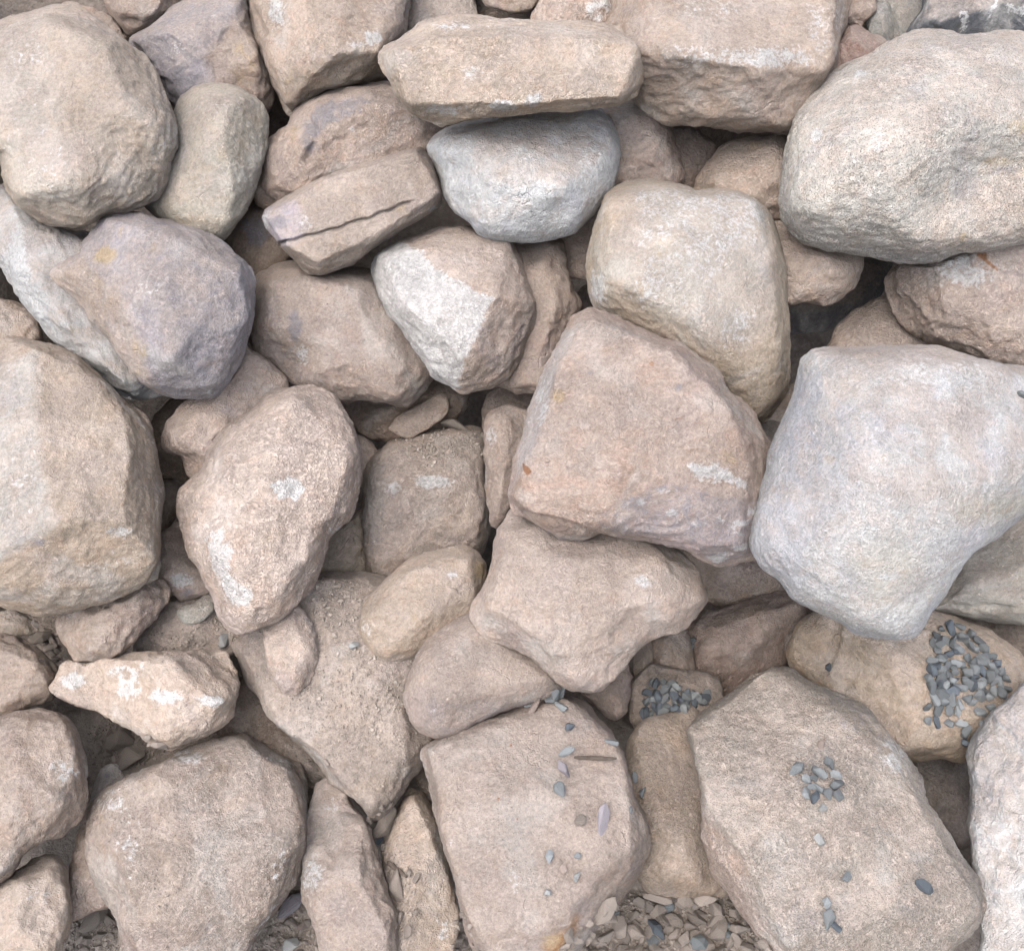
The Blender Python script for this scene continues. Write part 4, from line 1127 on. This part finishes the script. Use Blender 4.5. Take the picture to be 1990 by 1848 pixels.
for x, y, d, mm, el, ang, lab in [
        (1237, 345, 26, 1, 1.2, 1.9, "grey stone of the topmost bunch on the gravel-dotted slab"),
        (1277, 330, 23, 1, 1.7, 1.5, "upright narrow stone of the topmost bunch on the gravel-dotted slab"),
        (1222, 402, 24, 1, 1.1, 0, "dark-topped stone below the topmost bunch on the gravel-dotted slab"),
        (1279, 430, 26, 0, 1.3, 1.9, "pointed pale grey stone of the bunch on the gravel-dotted slab"),
        (1098, 425, 19, 0, 1.4, 1.4, "small grey stone peeping from under the smooth wedge stone"),
        (1138, 442, 32, 4, 2.3, 1.3, "reddish long chip beside the smooth wedge stone"),
        (1330, 548, 23, 2, 1.1, 0, "dark blue stone alone below the topmost bunch"),
        (1575, 640, 22, 0, 1.6, 2.3, "slim grey stone near the gravel-dotted slab's rounded corner"),
        (1322, 690, 28, 0, 2.1, .4, "slanting long grey stone just above the twig"),
        (1293, 800, 28, 5, 1.9, 2.0, "violet long chip just below the twig"),
        (1262, 908, 32, 0, 1.45, 1.4, "large blue-grey stone with a dark tip in the middle of the dotted slab"),
        (1395, 1090, 28, 6, 1.0, 0, "round greenish flat stone beside the large violet flake"),
        (1218, 1298, 27, 0, 1.3, 1.7, "oval blue-grey stone on the lower half of the dotted slab"),
        (1382, 1290, 16, 0, 1.1, 0, "tiny bluish stone on the lower half of the dotted slab"),
        (1290, 1370, 18, 4, 1.4, 1.6, "reddish brown pebble on the lower half of the dotted slab"),
        (1378, 1416, 17, 3, 1.4, 1.2, "white pebble on the lower half of the dotted slab"),
        (1197, 1512, 19, 3, 1.0, .5, "cream lump lowest on the dotted slab"),
        (1720, 835, 18, 1, 1.3, 1.5, "grey pebble caught between the dotted slab and the brown rounded boulder"),
        (1770, 925, 20, 1, 1.3, 1.3, "greenish pebble caught at the shoulder of the brown rounded boulder"),
        (1685, 1020, 13, 0, 1.3, 1.3, "tiny pale stone at the dotted slab's edge"),
        (345, 1460, 44, 7, 1.8, 1.8, "large drop-shaped brown stone in the hollow stone's soil"),
        (445, 1420, 20, 7, 1.2, 1, "small tan stone above the hollow stone's soil"),
        (405, 1395, 18, 7, 1.3, 2, "small brown stone next to the little stick"),
        (362, 1650, 26, 6, 1.1, .4, "squarish grey-brown stone low in the hollow stone's soil"),
        (385, 1730, 24, 7, 1.5, 1.2, "long brown stone lowest in the hollow stone's soil"),
        (430, 1622, 14, 7, 1.2, 1, "tiny tan stone at the rim of the hollow stone's soil"),
        (75, 72, 22, 3, 1.0, .4, "pale grey lump on the crumb-strewn sloping slab"),
        (235, 1075, 52, 7, 1.5, .9, "brown oval stone squeezed under the tip of the sloping slab"),
        (172, 1072, 20, 7, 1.2, .9, "little brown stone beside the oval one under the sloping slab's tip"),
        (235, 1190, 22, 2, 1.4, 1.0, "dark chip in the cleft beside the hollow stone")]:
    mt = (GRAVEL + [PALE, REDDISH, VIOLET, CLOD, CLOD])[mm]
    put_chip("gravel_stone" if mm < 7 else "small_stone", *c12(x, y), d, mt, lab, "gravel stone" if mm < 7 else "small stone", GD if mm < 7 else "small stones in the clefts", ang=ang, elong=el, lift=.4)
put_chip("stone_flake", *c12(1520, 1095), 46, VIOLET, "large flat violet flake on the gravel-dotted slab", "flake", GD, ang=1.3, elong=2.0, lift=.02)

# ------------------------------------------------------------------ shards and clods
SH = "shards and clods in the gaps"
for x, y, d, mt, el, ang, lab in [
        (572, 1758, 52, VIOLET, 1.9, 1.1, "pinkish shard beside the long pinkish stone's foot"),
        (566, 1840, 36, PALE, 1.2, .3, "whitish shard below the pinkish one at the bottom edge"),
        (590, 1800, 22, REDDISH, 1.2, .3, "small pink clod between the shards and the long stone"),
        (178, 1795, 62, CLOD, 1.7, .9, "flat tan shard lying in the rubble beside the round tan boulder"),
        (238, 1438, 52, CLOD, 1.1, .2, "upper earth clod in the gap above the broad crumb-topped boulder"),
        (258, 1476, 56, CLOD, 1.1, .4, "lower earth clod touching the broad crumb-topped boulder"),
        (80, 1243, 36, CLOD, 1.2, .4, "dark clod behind the flat pale flake"),
        (100, 1262, 28, CLOD, 1.2, .4, "little clod next to the rounded brown stone"),
        (437, 1243, 30, PALE, 1.4, 1.4, "pale angular stone at the sloping slab's upper corner"),
        (883, 834, 40, CRUMB, 1.8, .1, "flat earth flake on top of the crumb-topped block"),
        (938, 848, 22, CRUMB, 1.3, .9, "earth lump at the crumb-topped block's corner"),
        (1278, 1812, 44, GRAVEL[2], 1.6, 2.1, "large dark blue stone in the rubble at the bottom"),
        (1265, 1835, 34, GRAVEL[1], 1.4, 1.2, "grey stone under the dark blue one in the bottom rubble"),
        (1197, 1779, 20, GRAVEL[1], 1.2, 0, "grey pebble at the foot of the dotted slab in the bottom rubble"),
        (1298, 1762, 32, GRAVEL[1], 1.5, 1.2, "grey stone under the brown rounded boulder in the bottom rubble"),
        (1352, 1833, 40, GRAVEL[1], 1.2, 0, "round blue-grey stone at the bottom edge"),
        (1411, 1815, 26, GRAVEL[1], 1.2, 0, "lower blue-grey pebble beside the leaning slab's foot"),
        (1413, 1797, 20, GRAVEL[0], 1.2, 0, "upper grey pebble beside the leaning slab's foot"),
        (1172, 1765, 46, CRUMB, 2.2, .9, "thin flake flaking off the dotted slab's lower corner")]:
    put_chip("stone_shard", x, y, d, mt, lab, "shard", SH, ang=ang, elong=el, lift=.25)
for poly, n, md, lo, hi, lab in [
        ("1175,1760 1240,1738 1420,1742 1462,1800 1510,1860 1070,1860 1120,1795", 95, 15, 12, 46, "brown angular clod in the rubble between the dotted slab and the leaning slab"),
        ("480,1850 540,1770 580,1735 608,1800 630,1860 470,1860", 34, 12, 10, 26, "brown clod in the rubble between the broad boulder and the long pinkish stone"),
        ("110,1860 145,1785 205,1768 228,1800 245,1860", 34, 12, 10, 28, "brown clod in the rubble between the round tan boulder and the broad boulder"),
        ("865,1860 885,1790 905,1775 940,1860", 18, 12, 10, 24, "brown clod in the rubble beside the dotted slab's foot"),
        ("170,1425 225,1405 330,1448 300,1478 210,1490", 26, 14, 10, 30, "brown clod in the earthy gap under the white crusted stone"),
        ("58,1205 110,1230 125,1285 100,1285 80,1255", 10, 12, 12, 24, "brown clod behind the rounded brown stone"),
        ("590,1470 640,1480 622,1505 606,1520", 6, 10, 10, 18, "brown clod in the slot above the long pinkish stone"),
        ("730,1560 760,1560 750,1660 735,1640", 10, 11, 10, 20, "brown clod in the cleft between the long pinkish stone and the hollow stone")]:
    for x, y in in_poly_points(poly, n, md):
        put_chip("earth_clod", x, y, lo + (hi - lo) * random.random() ** 1.8, CLOD, lab, "clod", lab.replace("brown angular clod", "clods").replace("brown clod", "clods"),
                 elong=random.uniform(1, 1.8), lift=.2)


# ------------------------------------------------------------------ twig, little stick, straw
def tube(name, pts, rads, mat, label, cat):
    me = bpy.data.meshes.new(name)
    bm = bmesh.new()
    rings = []
    for i, (p, r) in enumerate(zip(pts, rads)):
        t = (pts[min(i + 1, len(pts) - 1)] - pts[max(i - 1, 0)]).normalized()
        a = t.orthogonal().normalized(); b = t.cross(a)
        rings.append([bm.verts.new(p + (a * math.cos(k * 1.0472) + b * math.sin(k * 1.0472)) * r * random.uniform(.8, 1.15)) for k in range(6)])
    for A, B in zip(rings, rings[1:]):
        for k in range(6):
            bm.faces.new((A[k], A[(k + 1) % 6], B[(k + 1) % 6], B[k]))
    bm.faces.new(rings[0][::-1]); bm.faces.new(rings[-1])
    bmesh.ops.recalc_face_normals(bm, faces=bm.faces[:])
    bm.to_mesh(me); bm.free()
    me.materials.append(mat)
    o = bpy.data.objects.new(name, me)
    COL.objects.link(o)
    o["label"] = label; o["category"] = cat
    return o


def on_rock(pts, lift):
    out = []
    for x, y in pts:
        h = hit(x, y)
        out.append(h[0] + h[1] * lift)
    return out


def straight(a, b, lift, n=9, sag=0):
    A, B = on_rock([a, b], lift)
    mid = on_rock([((a[0] + b[0]) / 2, (a[1] + b[1]) / 2)], lift)[0]
    push = max(0, (mid - (A + B) / 2).dot((Vector(CAM) - mid).normalized()))
    up = (Vector(CAM) - mid).normalized() * push
    return [A.lerp(B, t) + up + Vector((random.uniform(-1, 1), random.uniform(-1, 1), random.uniform(-1, 1))) * .0005 for t in np.linspace(0, 1, n)]


tube("twig", straight((1117, 1476), (1196, 1479), .0055), [.0015, .0028, .003, .003, .0034, .003, .003, .0024, .0012], WOOD, "straight brown twig lying on the gravel-dotted slab", "twig")
tube("stick", straight((756, 1674), (792, 1702), .003), [.002, .004, .004, .004, .0035, .004, .003, .003, .002], WOOD, "short brown stick in the hollow stone's soil", "stick")
tube("straw", [p for p in on_rock([(1466, 1188), (1472, 1203), (1477, 1215), (1483, 1226), (1493, 1236), (1505, 1243)], .004)], [.0008, .0012, .0012, .0012, .001, .0007], STRAW,
     "dry curved straw on the shaded reddish-brown rock", "straw")

# ------------------------------------------------------------------ loose crumbs of soil on the flat tops
def crumbs():
    bpy.context.view_layer.update()
    temps = []
    for q in range(6):
        me = chip_mesh("tmp", 900 + q, .75, 9, sub=False)
        me.calc_loop_triangles()
        temps.append((np.array([v.co for v in me.vertices]), np.array([t.vertices for t in me.loop_triangles])))
        bpy.data.meshes.remove(me)
    VV, FF, off = [], [], 0
    spec = [("470,1230 640,1120 800,1150 840,1260 835,1420 770,1520 720,1540 600,1440 500,1320", 2600, 1.5, 7, 'g3'),
            ("560,1330 700,1240 800,1300 780,1450 640,1440", 500, 2, 13, 'g3'),
            ("600,1120 690,1130 720,1200 660,1260 610,1190", 260, 3, 18, 'g3'),
            ("765,855 860,830 930,840 940,890 860,915 800,900", 420, 2.5, 11, 'f1'),
            ("780,870 920,850 900,880 830,890", 90, 6, 16, 'f1'),
            ("200,1600 300,1500 540,1470 590,1600 520,1760 400,1848 260,1848 230,1720", 900, 1.5, 6.5, 'g22'),
            ("300,1660 540,1640 500,1800 300,1848", 160, 3, 10, 'g22'),
            ("860,1440 1100,1370 1190,1420 1230,1560 1240,1640 1050,1750 930,1740 880,1600", 700, 1.2, 5, 'g13'),
            ("280,1200 440,1170 470,1240 280,1270", 350, 2, 10, 'g2'),
            ("270,1270 440,1270 440,1310 350,1300", 120, 1.5, 6, 'g18'),
            ("0,1400 130,1390 150,1500 0,1600", 160, 1.2, 5, 'g19'),
            ("120,1200 300,1140 300,1200 150,1270", 150, 1.5, 6, 'g1'),
            ("745,1640 790,1600 820,1780 780,1840", 300, 2, 9, 'g25'),
            ("10,1240 90,1280 60,1360 0,1370", 80, 1.5, 6, 'g17'),
            ("430,1340 470,1320 610,1480 560,1470", 200, 2, 8, 'g28'),
            ("1350,1200 1540,1180 1440,1320", 70, 1.5, 6, 'g10'),
            ("380,900 560,760 690,850 660,1000 480,1150 370,1040", 260, 1.2, 4.5, 'f3'),
            ("960,1180 1100,1060 1300,1080 1200,1280 1100,1300", 160, 1.2, 4.5, 'e5'),
            ("1450,1350 1650,1400 1800,1700 1700,1800 1500,1650", 120, 1.2, 4.5, 'g14'),
            ("530,530 700,520 760,600 560,600", 120, 1.5, 6, 'c6'),
            ("1175,1745 1240,1730 1430,1740 1510,1860 1070,1860", 1400, 2, 11, None),
            ("110,1860 145,1780 205,1760 235,1800 245,1860", 500, 2, 10, None),
            ("480,1860 540,1760 590,1730 610,1800 630,1860", 500, 2, 10, None),
            ("150,1400 225,1390 340,1450 300,1480 190,1520", 500, 2, 10, None)]
    for poly, n, lo, hi, key in spec:
        P = parse(poly)
        a, b = P.min(0), P.max(0)
        ob = BYKEY[key].obj if key else GROUND
        k = 0
        tries = 0
        while k < n and tries < n * 5:
            tries += 1
            x, y = random.uniform(a[0], b[0]), random.uniform(a[1], b[1])
            if not inside_poly(P, np.array([x]), np.array([y]))[0]:
                continue
            if key and perlin(np.array([[x / 60, y / 60, 5.5]]))[0] < random.uniform(-.5, .15):
                continue
            h = hit(x, y)
            if h is None or h[2] != ob:
                continue
            loc, nrm, _ = h
            d = lo + (hi - lo) * random.random() ** 4.5
            rad = d * S0 / 2
            tv, tf = random.choice(temps)
            R = np.array(Euler((random.uniform(0, 6), random.uniform(0, 6), random.uniform(0, 6))).to_matrix())
            v = (tv * rad) @ R.T + np.array(loc) + np.array(nrm) * rad * .35
            VV.append(v); FF.append(tf + off); off += len(tv)
            k += 1
    me = bpy.data.meshes.new("soil_crumbs")
    me.from_pydata(np.concatenate(VV).tolist(), [], np.concatenate(FF).tolist())
    me.materials.append(CRUMB)
    o = bpy.data.objects.new("soil_crumbs", me)
    COL.objects.link(o)
    o["kind"] = "stuff"
    o["label"] = "loose crumbs of dry soil scattered over the flat rock tops"
    o["category"] = "soil crumbs"
    return o


crumbs()
